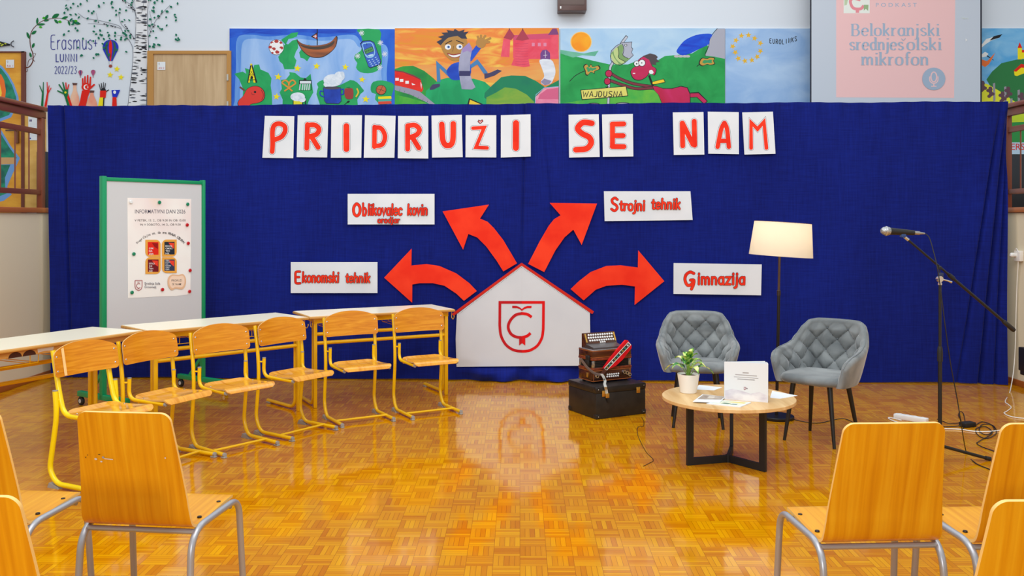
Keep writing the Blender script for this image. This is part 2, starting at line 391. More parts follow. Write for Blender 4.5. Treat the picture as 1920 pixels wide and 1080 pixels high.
# single-line letters, baseline 0, x-height 1, y up
A_, B_ = True, False
GL = {
 'a': (.95, [(A_, [(.76, .8), (.48, 1), (.2, .86), (.08, .5), (.2, .12), (.46, 0), (.76, .22)]), (B_, [(.78, 1), (.78, 0)])]),
 'b': (.95, [(B_, [(.12, 1.6), (.12, 0)]), (A_, [(.12, .75), (.42, 1), (.74, .78), (.78, .42), (.52, 0), (.12, .18)])]),
 'c': (.85, [(A_, [(.75, .82), (.46, 1), (.16, .82), (.08, .5), (.18, .15), (.46, 0), (.76, .18)])]),
 'd': (.95, [(B_, [(.78, 1.6), (.78, 0)]), (A_, [(.78, .75), (.48, 1), (.16, .78), (.12, .42), (.38, 0), (.78, .18)])]),
 'e': (.88, [(A_, [(.1, .52), (.74, .54), (.7, .86), (.42, 1), (.15, .8), (.08, .45), (.2, .1), (.48, 0), (.76, .17)])]),
 'f': (.6, [(A_, [(.66, 1.5), (.46, 1.6), (.28, 1.36), (.28, .9), (.28, 0)]), (B_, [(.04, .96), (.56, .96)])]),
 'g': (.95, [(A_, [(.76, .8), (.48, 1), (.2, .86), (.08, .5), (.2, .14), (.46, .04), (.76, .25)]), (A_, [(.78, 1), (.78, 0), (.62, -.45), (.3, -.5), (.1, -.35)])]),
 'h': (.92, [(B_, [(.12, 1.6), (.12, 0)]), (A_, [(.12, .7), (.42, 1), (.7, .85), (.74, .5), (.74, 0)])]),
 'i': (.36, [(B_, [(.18, 1), (.18, 0)]), (B_, [(.18, 1.36), (.18, 1.5)])]),
 'j': (.42, [(A_, [(.24, 1), (.24, .2), (.16, -.35), (-.1, -.48)]), (B_, [(.24, 1.36), (.24, 1.5)])]),
 'k': (.88, [(B_, [(.12, 1.6), (.12, 0)]), (B_, [(.72, 1), (.14, .42)]), (B_, [(.32, .58), (.76, 0)])]),
 'l': (.36, [(B_, [(.18, 1.6), (.18, 0)])]),
 'm': (1.4, [(B_, [(.12, 1), (.12, 0)]), (A_, [(.12, .7), (.38, 1), (.62, .84), (.66, .5), (.66, 0)]), (A_, [(.66, .7), (.92, 1), (1.16, .84), (1.2, .5), (1.2, 0)])]),
 'n': (.92, [(B_, [(.12, 1), (.12, 0)]), (A_, [(.12, .7), (.42, 1), (.7, .85), (.74, .5), (.74, 0)])]),
 'o': (.94, [(2, [(.46, 1), (.17, .86), (.08, .5), (.17, .14), (.46, 0), (.75, .14), (.84, .5), (.75, .86)])]),
 'r': (.64, [(B_, [(.12, 1), (.12, 0)]), (A_, [(.12, .65), (.34, .96), (.6, .95)])]),
 's': (.8, [(A_, [(.7, .84), (.4, 1), (.12, .8), (.3, .55), (.62, .4), (.68, .16), (.4, 0), (.08, .16)])]),
 't': (.62, [(A_, [(.3, 1.4), (.3, .3), (.4, .02), (.62, .06)]), (B_, [(.06, 1), (.58, 1)])]),
 'u': (.92, [(A_, [(.12, 1), (.12, .4), (.3, .02), (.6, .08), (.76, .35)]), (B_, [(.78, 1), (.78, 0)])]),
 'v': (.84, [(B_, [(.06, 1), (.4, 0), (.76, 1)])]),
 'z': (.84, [(B_, [(.08, 1), (.74, 1), (.08, 0), (.76, 0)])]),
 'E': (1., [(A_, [(.85, 1.5), (.4, 1.5), (.14, 1.35), (.12, .75), (.14, .15), (.4, 0), (.88, .02)]), (B_, [(.14, .8), (.7, .8)])]),
 'O': (1.35, [(2, [(.62, 1.5), (.22, 1.2), (.1, .75), (.22, .25), (.62, 0), (1.02, .25), (1.16, .75), (1.04, 1.2)])]),
 'S': (1.05, [(A_, [(.9, 1.3), (.55, 1.5), (.15, 1.25), (.3, .88), (.72, .66), (.88, .3), (.5, 0), (.08, .2)])]),
 'G': (1.3, [(A_, [(1.05, 1.35), (.65, 1.5), (.22, 1.2), (.1, .65), (.35, .08), (.75, .12), (1.02, .55)]), (A_, [(.7, .62), (1.05, .6), (1.0, .1), (.8, -.35)])]),
 'B': (1.1, [(B_, [(.15, 1.5), (.15, 0)]), (A_, [(.15, 1.5), (.65, 1.48), (.85, 1.15), (.65, .82), (.15, .8)]), (A_, [(.15, .8), (.75, .76), (.95, .4), (.7, .03), (.15, 0)])]),
 'L': (.8, [(B_, [(.12, 1.5), (.12, 0), (.72, 0)])]), 'U': (1., [(A_, [(.1, 1.5), (.12, .4), (.45, 0), (.78, .4), (.8, 1.5)])]),
 'N': (1.05, [(B_, [(.12, 0), (.12, 1.5), (.85, 0), (.85, 1.5)])]), 'I': (.36, [(B_, [(.18, 1.5), (.18, 0)])]),
 'A': (1.05, [(B_, [(.06, 0), (.5, 1.5), (.95, 0)]), (B_, [(.22, .5), (.78, .5)])]),
 'W': (1.4, [(B_, [(.06, 1.5), (.35, 0), (.68, 1.1), (1., 0), (1.3, 1.5)])]),
 'D': (1.05, [(B_, [(.14, 1.5), (.14, 0)]), (A_, [(.14, 1.5), (.6, 1.42), (.88, .75), (.6, .06), (.14, 0)])]),
 'J': (.7, [(A_, [(.55, 1.5), (.55, .3), (.3, 0), (.05, .2)])]), 'K': (.95, [(B_, [(.12, 1.5), (.12, 0)]), (B_, [(.8, 1.5), (.14, .7)]), (B_, [(.3, .85), (.85, 0)])]),
 'R': (1., [(B_, [(.12, 1.5), (.12, 0)]), (A_, [(.12, 1.5), (.6, 1.48), (.8, 1.15), (.6, .82), (.12, .78)]), (B_, [(.4, .78), (.85, 0)])]),
 '2': (.85, [(A_, [(.1, 1.2), (.35, 1.5), (.7, 1.25), (.6, .8), (.1, 0)]), (B_, [(.1, 0), (.75, 0)])]),
 '0': (.85, [(2, [(.42, 1.5), (.12, 1.1), (.12, .4), (.42, 0), (.72, .4), (.72, 1.1)])]),
 '3': (.85, [(A_, [(.12, 1.35), (.45, 1.5), (.68, 1.2), (.4, .82), (.7, .5), (.5, .02), (.08, .15)])]),
 '/': (.6, [(B_, [(.05, -.1), (.55, 1.6)])]), '+': (.8, [(B_, [(.4, 1), (.4, .3)]), (B_, [(.1, .65), (.7, .65)])]), ' ': (.5, []),
 'x': (0, [(B_, [(-.7, 1.62), (-.48, 1.3), (-.2, 1.62)])]),      # caron over the letter before it
}
for c_ in list(GL):
    if c_ not in ' x': GL[c_] = (GL[c_][0]+.16, GL[c_][1])
def glyphs(txt, x0, x1, base, xh, slant=0.):
    tot = sum(GL[c][0] for c in txt); k = (x1-x0)/tot; x = x0; out = []
    for c in txt:
        a, st = GL[c]
        for sm, pts in st: out.append(([(x+p[0]*k+slant*p[1]*xh, base-p[1]*xh) for p in pts], sm))
        x += a*k
    return out

# ------------------------------------------------------------------ places
XL, XR = -4.71, 4.85                 # side walls of the sunken floor
GZ = 1.655                           # gallery level
YB = 11.6                            # rear wall of the gallery
SL = -.037
def yc(X): return 8.997+SL*X         # line of the hanging cloth
CN = Vector((SL, -1, 0)).normalized()
CP = Vector((0, 8.997-.03, 0))
def pc(x, y): return on_plane(x, y, CP, CN)
def pb(x, y, off=.004): return P(x, y, YB-off)
def zm(ox, oy, s, f): return lambda x, y: f(ox+x/s, oy+y/s)
BN = Vector((0, -1, 0))
WALLW = mat((216, 223, 232), .5, spec=.3, name='wall_white')
BEIGE = mat((228, 214, 184), .6, spec=.3, name='wall_beige')
BROWN = mat((126, 64, 40), .35, name='brown_varnish'); TRIMW = mat((186, 104, 44), .4, name='trim_wood')

# ------------------------------------------------------------------ structure
b = MB(); b.poly([(-9, -9, 0), (9, -9, 0), (9, 9.6, 0), (-9, 9.6, 0)], parquet()); struct(b.build('floor'))
b = MB(); b.box((XL-.1, .25, GZ/2), (.2, 18.5, GZ), BEIGE); struct(b.build('wall_left', recentre=True))
b = MB(); b.box((XR+.1, .25, GZ/2), (.2, 18.5, GZ), BEIGE); struct(b.build('wall_right', recentre=True))
b = MB(); b.box(((XL+XR)/2, 9.42, GZ/2), (XR-XL, .16, GZ), BEIGE); struct(b.build('wall_rear_lower', recentre=True))
b = MB(); b.box((0, YB+.1, 3.9), (20, .2, 4.6), WALLW); struct(b.build('wall_back', recentre=True))
FLG = mat((150, 120, 80), .4)
b = MB(); b.box((0, 10.55, GZ-.06), (20, 2.1, .1), FLG); b.box((XL-2.7, 0.2, GZ-.06), (4.98, 18.6, .1), FLG); b.box((XR+2.7, 0.2, GZ-.06), (4.98, 18.6, .1), FLG); struct(b.build('floor_gallery', recentre=True))
for nm, x, s in (('trim_left', XL, 1), ('trim_right', XR, -1)):
    b = MB(); b.box((x-s*.1, 4.6, GZ+.03), (.25, 9.4, .05), TRIMW, bev=.006); struct(b.build(nm, recentre=True))
for nm, x, s in (('baseboard_left', XL, 1), ('baseboard_right', XR, -1)):
    b = MB(); b.box((x+s*.008, 4.6, .03), (.016, 9.5, .06), mat((170, 92, 36), .4), bev=.004); struct(b.build(nm, recentre=True))

# ------------------------------------------------------------------ hanging blue cloth
CT = 2.735
def cloth(u, v):
    X = -4.66+9.44*u; z = .012+(CT-.012)*v
    d = .006*sin(X*3.1+1.2*sin(z*1.7))+.004*sin(X*7.3+z*.8)+.003*sin(z*5+X*2)
    for c, sl, a, w in ((.30, -.08, .014, .06), (-.25, .03, .008, .04), (-2.2, .02, .008, .06), (2.6, -.02, .008, .05), (-3.3, .0, .008, .05)):
        q = X-(c+sl*(z-1.4)); d -= a*exp(-(q/w)**2)
    zr = 1/(1+exp(-(X-4.42-.06*(z-1.4))/.03)); d -= .055*zr*min(1, 1.3-.3*z)
    for c, sl, a, w in ((4.66, .10, .075, .016), (4.53, .15, .06, .013), (4.735, .05, .05, .012)): d += a*zr*exp(-((X-(c+sl*(z-1.4)))/w)**2)*min(1, max(0, (2.75-z)/.6))
    zl = 1/(1+exp((X+4.38)/.03)); d -= .03*zl; d += .05*zl*exp(-((X+4.47+.03*(z-1.4))/.014)**2)
    d += .028*exp(-((X-.1-.02*(z-1.4))/.012)**2)*min(1, max(0, (z-.9)/.6))+.02*exp(-((X-.42+.1*(z-1.4))/.012)**2)*exp(-((z-1.9)/.6)**2)
    g = exp(-((X-.08)/.62)**4)*exp(-(z/.2)**2)                 # cloth gathered below the paper house
    d += g*(-.06+.05*sin(X*11+z*9)+.03*sin(X*23-z*14)-.04*sin(z*22+3*X))
    if z > .12 and abs(X) < 4.3: d = max(d, -.018)
    e = max(0, (X-4.35)/.43); d -= .05*e*e*sin(min(1, e)*pi*.5)*(.4+.6*(1-v))
    X2 = X-.05*e*e*(1-v)*sin((1-v)*2.6)+.035*max(0, (-4.4-X)/.26)*(1-v)
    ridge = .012*sin(X*31)*exp(-((z-CT)/.1)**2)
    return Vector((X2, yc(X)+min(.045, d*.9+ridge), z+.004*sin(X*5)))
b = MB(); b.grid(cloth, 1100, 90, cloth_blue()); o = b.build('backdrop_cloth', recentre=True, angle=180)
tag(o, 'wide dark blue cloth hung from gallery rail to floor behind the paper house', 'backdrop cloth')
CLOTH = o

# ------------------------------------------------------------------ letters of the headline
PW = mixed((220, 227, 234), (228, 233, 239), (1, 1, 1), 3, .7, 3, spec=.2, name='drawing_paper')
def letter(name, mp, quad, strokes, w, what, ln=4.0, gp=4.5, stitch=False):
    p = Paint(mp, CN); p.base(quad, PW, .0015)
    p.outlined(strokes, w*1.12, RED, gap=gp, gm=PW, line=ln/2, lm=INK, smooth=6, caps=True)
    if what == 'heart': pass
    return p
T1 = zm(480, 200, 3.6226, pc); T2 = zm(1000, 200, 4.085, pc)
HL = [
 (T1, [(60, 62), (260, 65), (253, 350), (43, 347)], [([(110, 305), (114, 250), (112, 190), (114, 150)], 1), ([(112, 172), (122, 130), (155, 115), (192, 130), (198, 165), (178, 200), (150, 216), (116, 228)], 1)], 29, 'letter P, first sheet of the headline'),
 (T1, [(283, 58), (491, 58), (483, 345), (276, 343)], [([(345, 282), (350, 122)], 0), ([(350, 125), (400, 125), (428, 152), (410, 188), (355, 205)], 1), ([(375, 200), (422, 276)], 0)], 30, 'letter R second in the headline, right after P'),
 (T1, [(512, 58), (720, 58), (715, 347), (508, 347)], [([(614, 132), (614, 288)], 0)], 36, 'letter I between an R and a D'),
 (T1, [(740, 58), (948, 62), (940, 347), (732, 347)], [([(804, 272), (806, 138)], 0), ([(806, 142), (850, 148), (876, 200), (858, 256), (805, 268)], 1)], 28, 'letter D'),
 (T1, [(965, 63), (1170, 63), (1170, 352), (963, 350)], [([(1030, 288), (1030, 130)], 0), ([(1030, 130), (1080, 126), (1110, 155), (1092, 190), (1035, 212)], 1), ([(1060, 205), (1106, 280)], 0)], 30, 'letter R between D and U'),
 (T1, [(1192, 60), (1398, 55), (1404, 343), (1196, 346)], [([(1262, 120), (1268, 220), (1285, 258), (1305, 264), (1325, 256), (1338, 220), (1340, 116)], 1)], 34, 'letter U'),
 (T1, [(1424, 58), (1632, 58), (1632, 345), (1423, 344)], [([(1474, 146), (1550, 142), (1494, 276), (1570, 280)], 0)], 22, 'letter Z under a small heart'),
 (T1, [(1663, 58), (1865, 52), (1866, 338), (1663, 346)], [([(1766, 112), (1765, 280)], 0)], 38, 'letter I last in the first word'),
 (T2, [(270, 62), (501, 58), (508, 385), (274, 390)], [([(448, 127), (380, 122), (340, 165), (372, 205), (428, 235), (442, 280), (405, 322), (326, 330)], 1)], 40, 'letter S'),
 (T2, [(526, 60), (762, 55), (766, 381), (533, 384)], [([(606, 300), (606, 135)], 0), ([(604, 134), (692, 132)], 0), ([(606, 222), (688, 222)], 0), ([(604, 305), (694, 306)], 0)], 34, 'letter E'),
 (T2, [(1068, 44), (1303, 41), (1310, 367), (1076, 370)], [([(1144, 300), (1140, 126)], 0), ([(1142, 126), (1222, 290)], 0), ([(1236, 295), (1232, 112)], 0)], 34, 'letter N'),
 (T2, [(1336, 38), (1573, 42), (1575, 364), (1340, 360)], [([(1411, 308), (1438, 175), (1462, 124)], 1), ([(1497, 308), (1484, 175), (1464, 124)], 1), ([(1428, 262), (1480, 262)], 0)], 30, 'letter A'),
 (T2, [(1600, 44), (1835, 38), (1855, 361), (1617, 367)], [([(1668, 316), (1668, 122), (1717, 172), (1766, 116), (1785, 316)], 0)], 26, 'letter M')]
for mp, quad, st, w, what in HL:
    p = letter('x', mp, quad, st, w, what)
    if 'heart' in what: p.stroke([(1523, 115), (1508, 102), (1513, 92), (1523, 98), (1536, 90), (1541, 98), (1523, 115)], 6, INK); p.stroke([(1523, 112), (1511, 101), (1514, 95), (1523, 101), (1535, 93), (1538, 98), (1523, 112)], 3, RED)
    o = p.build('letter_sheet'); tag(o, 'white paper sheet with hand painted red '+what, 'letter sheet', 'headline letter sheets')

# ------------------------------------------------------------------ name signs, arrows, paper house
L1 = zm(530, 340, 4.085, pc); L2 = zm(980, 340, 4.085, pc)
def sign(mp, quad, words, label):
    p = Paint(mp, CN); p.base(quad, PW, .0015)
    for txt, x0, x1, base, xh, w, sl in words:
        p.outlined(glyphs(txt, x0, x1, base, xh, sl), w, RED, line=2.4, lm=mat((60, 10, 20), .6), smooth=5, caps=True)
    tag(p.build('name_sign'), label, 'sign', 'study programme signs')
sign(L1, [(498, 96), (1163, 96), (1163, 330), (498, 330)], [('O', 538, 610, 265, 62, 19, 0), ('b', 612, 650, 262, 58, 13, 0), ('likovalec', 652, 920, 258, 52, 12, .04), ('kovin', 957, 1114, 256, 50, 12, .05), ('orodjar', 730, 902, 317, 26, 8, 0)], 'white paper sign with red lettering Oblikovalec kovin orodjar')
sign(L1, [(62, 618), (726, 618), (726, 856), (62, 856)], [('E', 92, 148, 782, 60, 15, 0), ('konomski', 150, 436, 772, 48, 12, .04), ('tehnik', 482, 676, 772, 44, 11, .08)], 'white paper sign with red lettering Ekonomski tehnik')
sign(L2, [(622, 76), (1285, 76), (1302, 296), (628, 305)], [('S', 676, 742, 226, 66, 17, 0), ('trojni', 742, 942, 222, 48, 14, .03), ('tehnik', 985, 1212, 210, 48, 13, .06)], 'white paper sign with red lettering Strojni tehnik')
sign(L2, [(1156, 626), (1831, 636), (1826, 873), (1155, 862)], [('G', 1236, 1340, 800, 70, 20, 0), ('imnazija', 1340, 1712, 788, 54, 15, .02)], 'white paper sign with red lettering Gimnazija')
ARW = mixed((238, 44, 16), (250, 64, 30), (1, 1, 1), 4, .62, 3, .35, .65, spec=.2, name='red_poster_paint')
AR = [(L1, [(777, 738), (988, 515), (986, 645), (1100, 633), (1200, 648), (1330, 705), (1430, 780), (1487, 840), (1388, 915), (1330, 860), (1240, 800), (1150, 780), (1050, 780), (993, 790), (992, 930)], 'large red paper arrow bending left towards the Ekonomski tehnik sign'),
 (L1, [(1225, 230), (1580, 178), (1512, 285), (1570, 310), (1620, 360), (1690, 450), (1795, 628), (1690, 690), (1640, 610), (1560, 500), (1490, 430), (1422, 403), (1382, 523)], 'large red paper arrow pointing up left to the Oblikovalec kovin sign'),
 (L2, [(207, 165), (570, 170), (452, 487), (388, 370), (320, 430), (250, 530), (165, 695), (42, 632), (130, 460), (200, 340), (240, 290), (290, 260)], 'large red paper arrow pointing up right to the Strojni tehnik sign'),
 (L2, [(885, 528), (1085, 765), (857, 947), (860, 805), (760, 792), (640, 800), (560, 830), (467, 912), (367, 825), (430, 765), (520, 695), (640, 648), (750, 643), (882, 660)], 'large red paper arrow bending right towards the Gimnazija sign')]
for mp, pts, lb in AR:
    p = Paint(mp, CN); p.base(pts, ARW, .0015); tag(p.build('paper_arrow'), lb, 'arrow', 'red paper arrows above the house')
H1 = zm(840, 480, 4.5, pc)
hs = thing('paper_house', 'big white paper house with red roof edge and red shield emblem', 'paper house', pc(979, 687))
def hb(p, name): o = p.build(name, recentre=False, loc=-Vector(hs.location)); o.parent = hs; return o
HPW = mixed((208, 212, 219), (216, 220, 226), (1, 1, 1), 2, .7, 3, spec=.2, name='house_paper')
p = Paint(H1, CN); p.base([(620, 80), (1197, 478), (1200, 640), (1195, 925), (72, 935), (65, 700), (75, 490)], HPW, .0015)
p.k += 1
for a, c in (((82, 492), (618, 92)), ((622, 92), (1192, 476))):
    for k in range(52):
        t = k/51; x = a[0]+(c[0]-a[0])*t; y = a[1]+(c[1]-a[1])*t+5; p.ell(x, y, 2.4, 2.4, INK, n=6, layer=False)
p.stroke([(622, 84), (628, 927)], 1.2, mat((205, 206, 208), .7))
hb(p, 'house_front')
p = Paint(H1, CN); p.mp = lambda x, y: H1(x, y)+CN*.004
RR_ = mat((206, 40, 24), .6, spec=.2)
p.base([(30, 490), (620, 57), (622, 82), (48, 505)], RR_, .0015); hb(p, 'roof_strip')
p = Paint(H1, CN); p.mp = lambda x, y: H1(x, y)+CN*.004; p.base([(622, 57), (1232, 468), (1217, 490), (622, 82)], RR_, .0015); hb(p, 'roof_strip')
p = Paint(H1, CN); p.mp = lambda x, y: H1(x, y)+CN*.002
D1, D2 = mat((196, 20, 30), .6, spec=.2), mat((226, 12, 16), .6, spec=.2)
p.stroke([(626, 391), (438, 391), (437, 545)], 23, D1); p.stroke([(437, 540), (437, 590), (447, 670), (482, 740), (528, 780), (576, 799), (626, 804)], 23, D1, 6)
p.stroke([(622, 391), (806, 391), (804, 585)], 23, D2); p.stroke([(804, 580), (802, 630), (791, 692), (755, 755), (700, 792), (660, 802), (624, 804)], 23, D2, 6)
p.stroke([(626, 484), (570, 498), (525, 545), (508, 600), (530, 655), (575, 682), (626, 688)], 24, D1, 6); p.stroke([(706, 516), (670, 492), (622, 484)], 24, D2, 6); p.stroke([(697, 650), (668, 674), (622, 688)], 24, D2, 6)
p.fill([(542, 419), (575, 420), (602, 430), (624, 448), (624, 464), (606, 448), (580, 440), (542, 440)], D1); p.fill([(706, 421), (672, 421), (644, 430), (622, 448), (622, 464), (644, 448), (670, 440), (704, 440)], D2)
p.fill([(600, 680), (626, 690), (626, 735), (600, 755)], D1); p.fill([(624, 690), (652, 680), (652, 755), (624, 735)], D2)
hb(p, 'shield_emblem')

# ------------------------------------------------------------------ gallery back wall: doors, murals, screen
def pq(mp, x0, y0, x1, y1): return [(x0, y0), (x1, y0), (x1, y1), (x0, y1)]
OAKD = mixed((184, 152, 112), (206, 176, 136), (8, 1, .7), 2.2, .5, 5, .3, .7, dist=.7, name='oak_door'); OAKF = mat((184, 132, 62), .45)
def wbox(b, x0, y0, x1, y1, Yf, Yr, m, bev=0):
    """box on the rear wall seen between pixel corners of its front face"""
    a = P(x0, y0, Yf); c = P(x1, y1, Yf); b.box(((a.x+c.x)/2, (Yf+Yr)/2, (a.z+c.z)/2), (abs(c.x-a.x), abs(Yr-Yf), abs(a.z-c.z)), m, bev=bev)
yg = HZ+(EYE-GZ)*FP/YB
d = bpy.data.objects.new('door_1', None); C.objects.link(d); struct(d); d.location = (P(354, 0, YB).x, YB, GZ)
def par(o, root): 
    o.location = Vector(o.location)-Vector(root.location); o.parent = root; return o
b = MB(); wbox(b, 276, 95, 287, yg, YB-.05, YB, OAKF); wbox(b, 425, 95, 433, yg, YB-.05, YB, OAKF); wbox(b, 287, 95, 425, 101, YB-.05, YB, OAKF); par(b.build('door_frame', recentre=True), d)
b = MB(); wbox(b, 287, 101, 425, yg-1, YB-.03, YB, OAKD); par(b.build('door_leaf', recentre=True), d)
b = MB(); 
for y in (145, 196): wbox(b, 425, y-6, 428, y+6, YB-.065, YB-.045, mat((200, 196, 186), .3, .8))
par(b.build('hinge', recentre=True), d)
RS = mat((190, 60, 60), .6)
def doorsign(x0, y0, x1, y1, txt, lab):
    p = Paint(lambda x, y: P(x, y, YB-.036), BN); p.base(pq(0, x0, y0, x1, y1), PAPER, .002)
    p.text(txt, (x0+x1)/2, y1-1.5, 5.5, RS, align='C', bold=.02, width=(x1-x0)*.72); p.stroke([(x0+2, y0+3), (x0+3.5, y0+2), (x0+4.5, y0+3), (x0+3.5, y0+6), (x0+2, y0+3)], .5, mat((150, 140, 140)))
    tag(p.build('door_sign'), lab, 'door sign')
doorsign(295, 116, 310, 131, 'AN 2', 'small square paper sign reading AN 2 on pale oak door')
doorsign(11, 112, 26.5, 127, 'RA 1', 'small square paper sign reading RA 1 on orange painted door')
# painted door on the left
d = bpy.data.objects.new('door_2', None); C.objects.link(d); struct(d); d.location = (P(-10, 0, YB).x, YB, GZ)
b = MB(); wbox(b, 39.5, 96, 45.5, yg, YB-.05, YB, mat((110, 50, 30), .45)); wbox(b, -75, 96, 45, 98.5, YB-.05, YB, mat((110, 50, 30), .45)); par(b.build('door_frame', recentre=True), d)
ORG = mixed((214, 140, 24), (236, 172, 50), (1, 1, 3), 3, .5, 4, .35, .65, name='orange_door_paint'); TEAL = mixed((6, 96, 84), (20, 150, 110), (1, 1, 1), 9, .5, 4, .35, .65, name='teal_paint')
p = Paint(zm(0, 0, 4.3636, lambda x, y: P(x, y, YB-.03)), BN); k = 4.3636
p.base([(-330, 430), (172, 430), (172, yg*k-4), (-330, yg*k-4)], ORG, .03)
SKB = mat((110, 160, 220), .5)
p.fill([(-40, 500), (20, 545), (70, 610), (115, 690), (150, 790), (155, 840), (90, 960), (-40, 1010)], SKB); p.fill([(-40, 520), (15, 565), (60, 625), (100, 700), (132, 795), (136, 840), (75, 940), (-40, 985)], TEAL)
p.fill([(-40, 590), (10, 610), (35, 660), (48, 740), (40, 820), (10, 900), (-40, 910)], mat((244, 112, 20), .5)); p.fill([(-40, 650), (0, 690), (15, 760), (0, 840), (-40, 860)], mat((250, 214, 60), .5))
q = 4.3636/3
def z3(pts): return [(x*q, (60+y/3)*4.3636) for x, y in pts]
p.fill(z3([(-30, 490), (0, 540), (60, 640), (112, 710), (70, 800), (40, 870), (66, 915), (20, 950), (-30, 960)]), SKB); p.fill(z3([(-30, 510), (0, 565), (50, 645), (95, 708), (58, 745), (-30, 742)]), TEAL); p.fill(z3([(-30, 745), (58, 748), (28, 820), (30, 880), (45, 905), (-30, 935)]), TEAL)
p.fill(z3([(-30, 690), (0, 706), (90, 706), (90, 742), (0, 745), (-30, 760)]), mat((206, 160, 104), .5))
par(p.build('painted_leaf', recentre=True), d)
b = MB(); wbox(b, 27, 242, 33, 268, YB-.075, YB-.03, mat((120, 70, 40), .4)); wbox(b, 10, 243, 30, 246, YB-.09, YB-.075, mat((90, 60, 40), .4)); par(b.build('door_handle', recentre=True), d)
# notice board and black cupboard corner left of the cloth
b = MB(); wbox(b, 46, 200, 84, yg-4, YB-.04, YB, mixed((212, 160, 70), (228, 182, 96), (1, 1, 2), 4, .5, name='panel_wood'))
tag(b.build('wooden_wall_panel', recentre=True), 'light wooden wall panel between painted door and blue cloth, behind railing', 'wall panel')
p = Paint(lambda x, y: P(x, y, YB-.045), BN); p.base(pq(0, 53, 212, 73.5, 263), PAPER, .002)
p.rect(55, 224, 60, 228, mat((120, 110, 140))); p.rect(54, 258, 58, 261, mat((40, 60, 160)))
for yy in range(231, 256, 3): p.stroke([(56, yy), (70, yy)], .35, mat((190, 196, 206)))
tag(p.build('notice_sheet'), 'white printed notice on wooden panel behind the left railing', 'notice')
b = MB(); wbox(b, 68, 284, 86, yg, YB-.3, YB-.06, mat((14, 16, 18), .3), .01); tag(b.build('black_cabinet', recentre=True), 'narrow black cabinet standing at the gallery wall behind left railing', 'cabinet')

E1 = zm(0, 0, 4.3636, lambda x, y: pb(x, y, .004))
p = Paint(E1, BN, .00005); BL = mat((40, 44, 140), .6, spec=.2); GRN = mat((20, 112, 62), .6, spec=.2); LGR = mat((70, 176, 40), .6, spec=.2); BRW = mat((104, 52, 34), .6, spec=.2); RDD = mat((222, 36, 22), .6, spec=.2); YLW = mat((240, 222, 30), .6, spec=.2); BLK = mat((34, 34, 40), .6, spec=.2); WHT = mat((238, 238, 238), .6, spec=.2); BLU = mat((34, 52, 190), .6, spec=.2); GRY = mat((96, 100, 112), .6, spec=.2)
# twig wreath
p.stroke([(200, 555), (240, 545), (268, 500), (268, 440), (250, 380), (245, 310), (262, 250), (300, 205), (350, 170), (420, 152), (500, 150), (570, 172), (650, 198)], 9, BRW, 5, taper=.75)
p.stroke([(205, 592), (225, 580), (222, 560)], 4, BRW, 3); p.stroke([(225, 540), (235, 495), (262, 480), (285, 505)], 4, BRW, 3); p.stroke([(270, 480), (292, 440), (270, 436)], 3, BRW, 3)
def leaf(cx, cy, L, w, ang, m, layer=True):
    c, s = cos(ang), sin(ang); pts = [(-L/2, 0), (-L*.2, w*.45), (L*.15, w*.5), (L/2, 0), (L*.15, -w*.5), (-L*.2, -w*.45)]
    p.fill([(cx+x*c-y*s, cy+x*s+y*c) for x, y in pts], m, 3, layer=layer)
for cx, cy, L, w, a, m in ((230, 290, 60, 20, 1.2, GRN), (305, 172, 56, 18, -1.5, GRN), (278, 266, 50, 22, -.6, GRN), (335, 200, 70, 18, -.1, GRN), (380, 142, 52, 22, -1., GRN), (455, 130, 66, 30, -.5, GRN), (460, 175, 48, 20, .8, GRN), (530, 145, 56, 20, -.3, GRN), (565, 190, 44, 16, 1.2, GRN), (628, 188, 66, 22, .25, GRN), (272, 372, 44, 20, -1.2, GRN), (250, 450, 44, 18, 1.3, GRN), (380, 168, 44, 14, -.2, GRN), (358, 147, 26, 18, -.4, LGR), (332, 222, 28, 16, .2, LGR), (490, 178, 32, 20, .2, LGR), (617, 172, 34, 18, -.1, LGR)): leaf(cx, cy, L, w, a, m)
# lettering
p.outlined(glyphs('Erasmus+', 412, 808, 404, 78), 5.5, BL, line=0, smooth=5); p.outlined(glyphs('LUNNI', 455, 640, 505, 42), 6.5, BL, line=0, smooth=5); p.outlined(glyphs('2022/23', 446, 634, 602, 40), 4.2, BL, line=0, smooth=5)
# hot-air balloons
def balloon(cx, cy, R, cols):
    p.ell(cx, cy, R, R*.98, cols[0]); p.fill([(cx-R*.93, cy+R*.35), (cx+R*.93, cy+R*.35), (cx+R*.25, cy+R*1.7), (cx-R*.25, cy+R*1.7)], cols[0])
    for f, m in ((.72, cols[1]), (.4, cols[2]), (.22, cols[3])): p.fill([(cx, cy-R*.98), (cx+R*f*.8, cy-R*.6), (cx+R*f, cy), (cx+R*f*.8, cy+R*.7), (cx+R*.22*f+1, cy+R*1.68), (cx-R*.22*f-1, cy+R*1.68), (cx-R*f*.8, cy+R*.7), (cx-R*f, cy), (cx-R*f*.8, cy-R*.6)], m)
    p.stroke([(cx-R*.22, cy+R*1.7), (cx-R*.16, cy+R*2.2)], 1.5, BLK); p.stroke([(cx+R*.22, cy+R*1.7), (cx+R*.16, cy+R*2.2)], 1.5, BLK); p.ell(cx, cy+R*2.35, R*.22, R*.2, mat((150, 60, 40)))
balloon(905, 388, 65, (BLU, mat((30, 84, 70)), BLU, RDD)); balloon(659, 590, 17, (mat((140, 60, 100)), mat((200, 90, 120)), mat((120, 50, 120)), mat((60, 50, 110)))); balloon(763, 588, 18, (mat((140, 60, 100)), mat((200, 90, 120)), mat((120, 50, 120)), mat((180, 70, 120))))
for cx, cy in ((957, 565), (902, 612), (990, 632)): p.star(cx, cy, 27, YLW, .1)
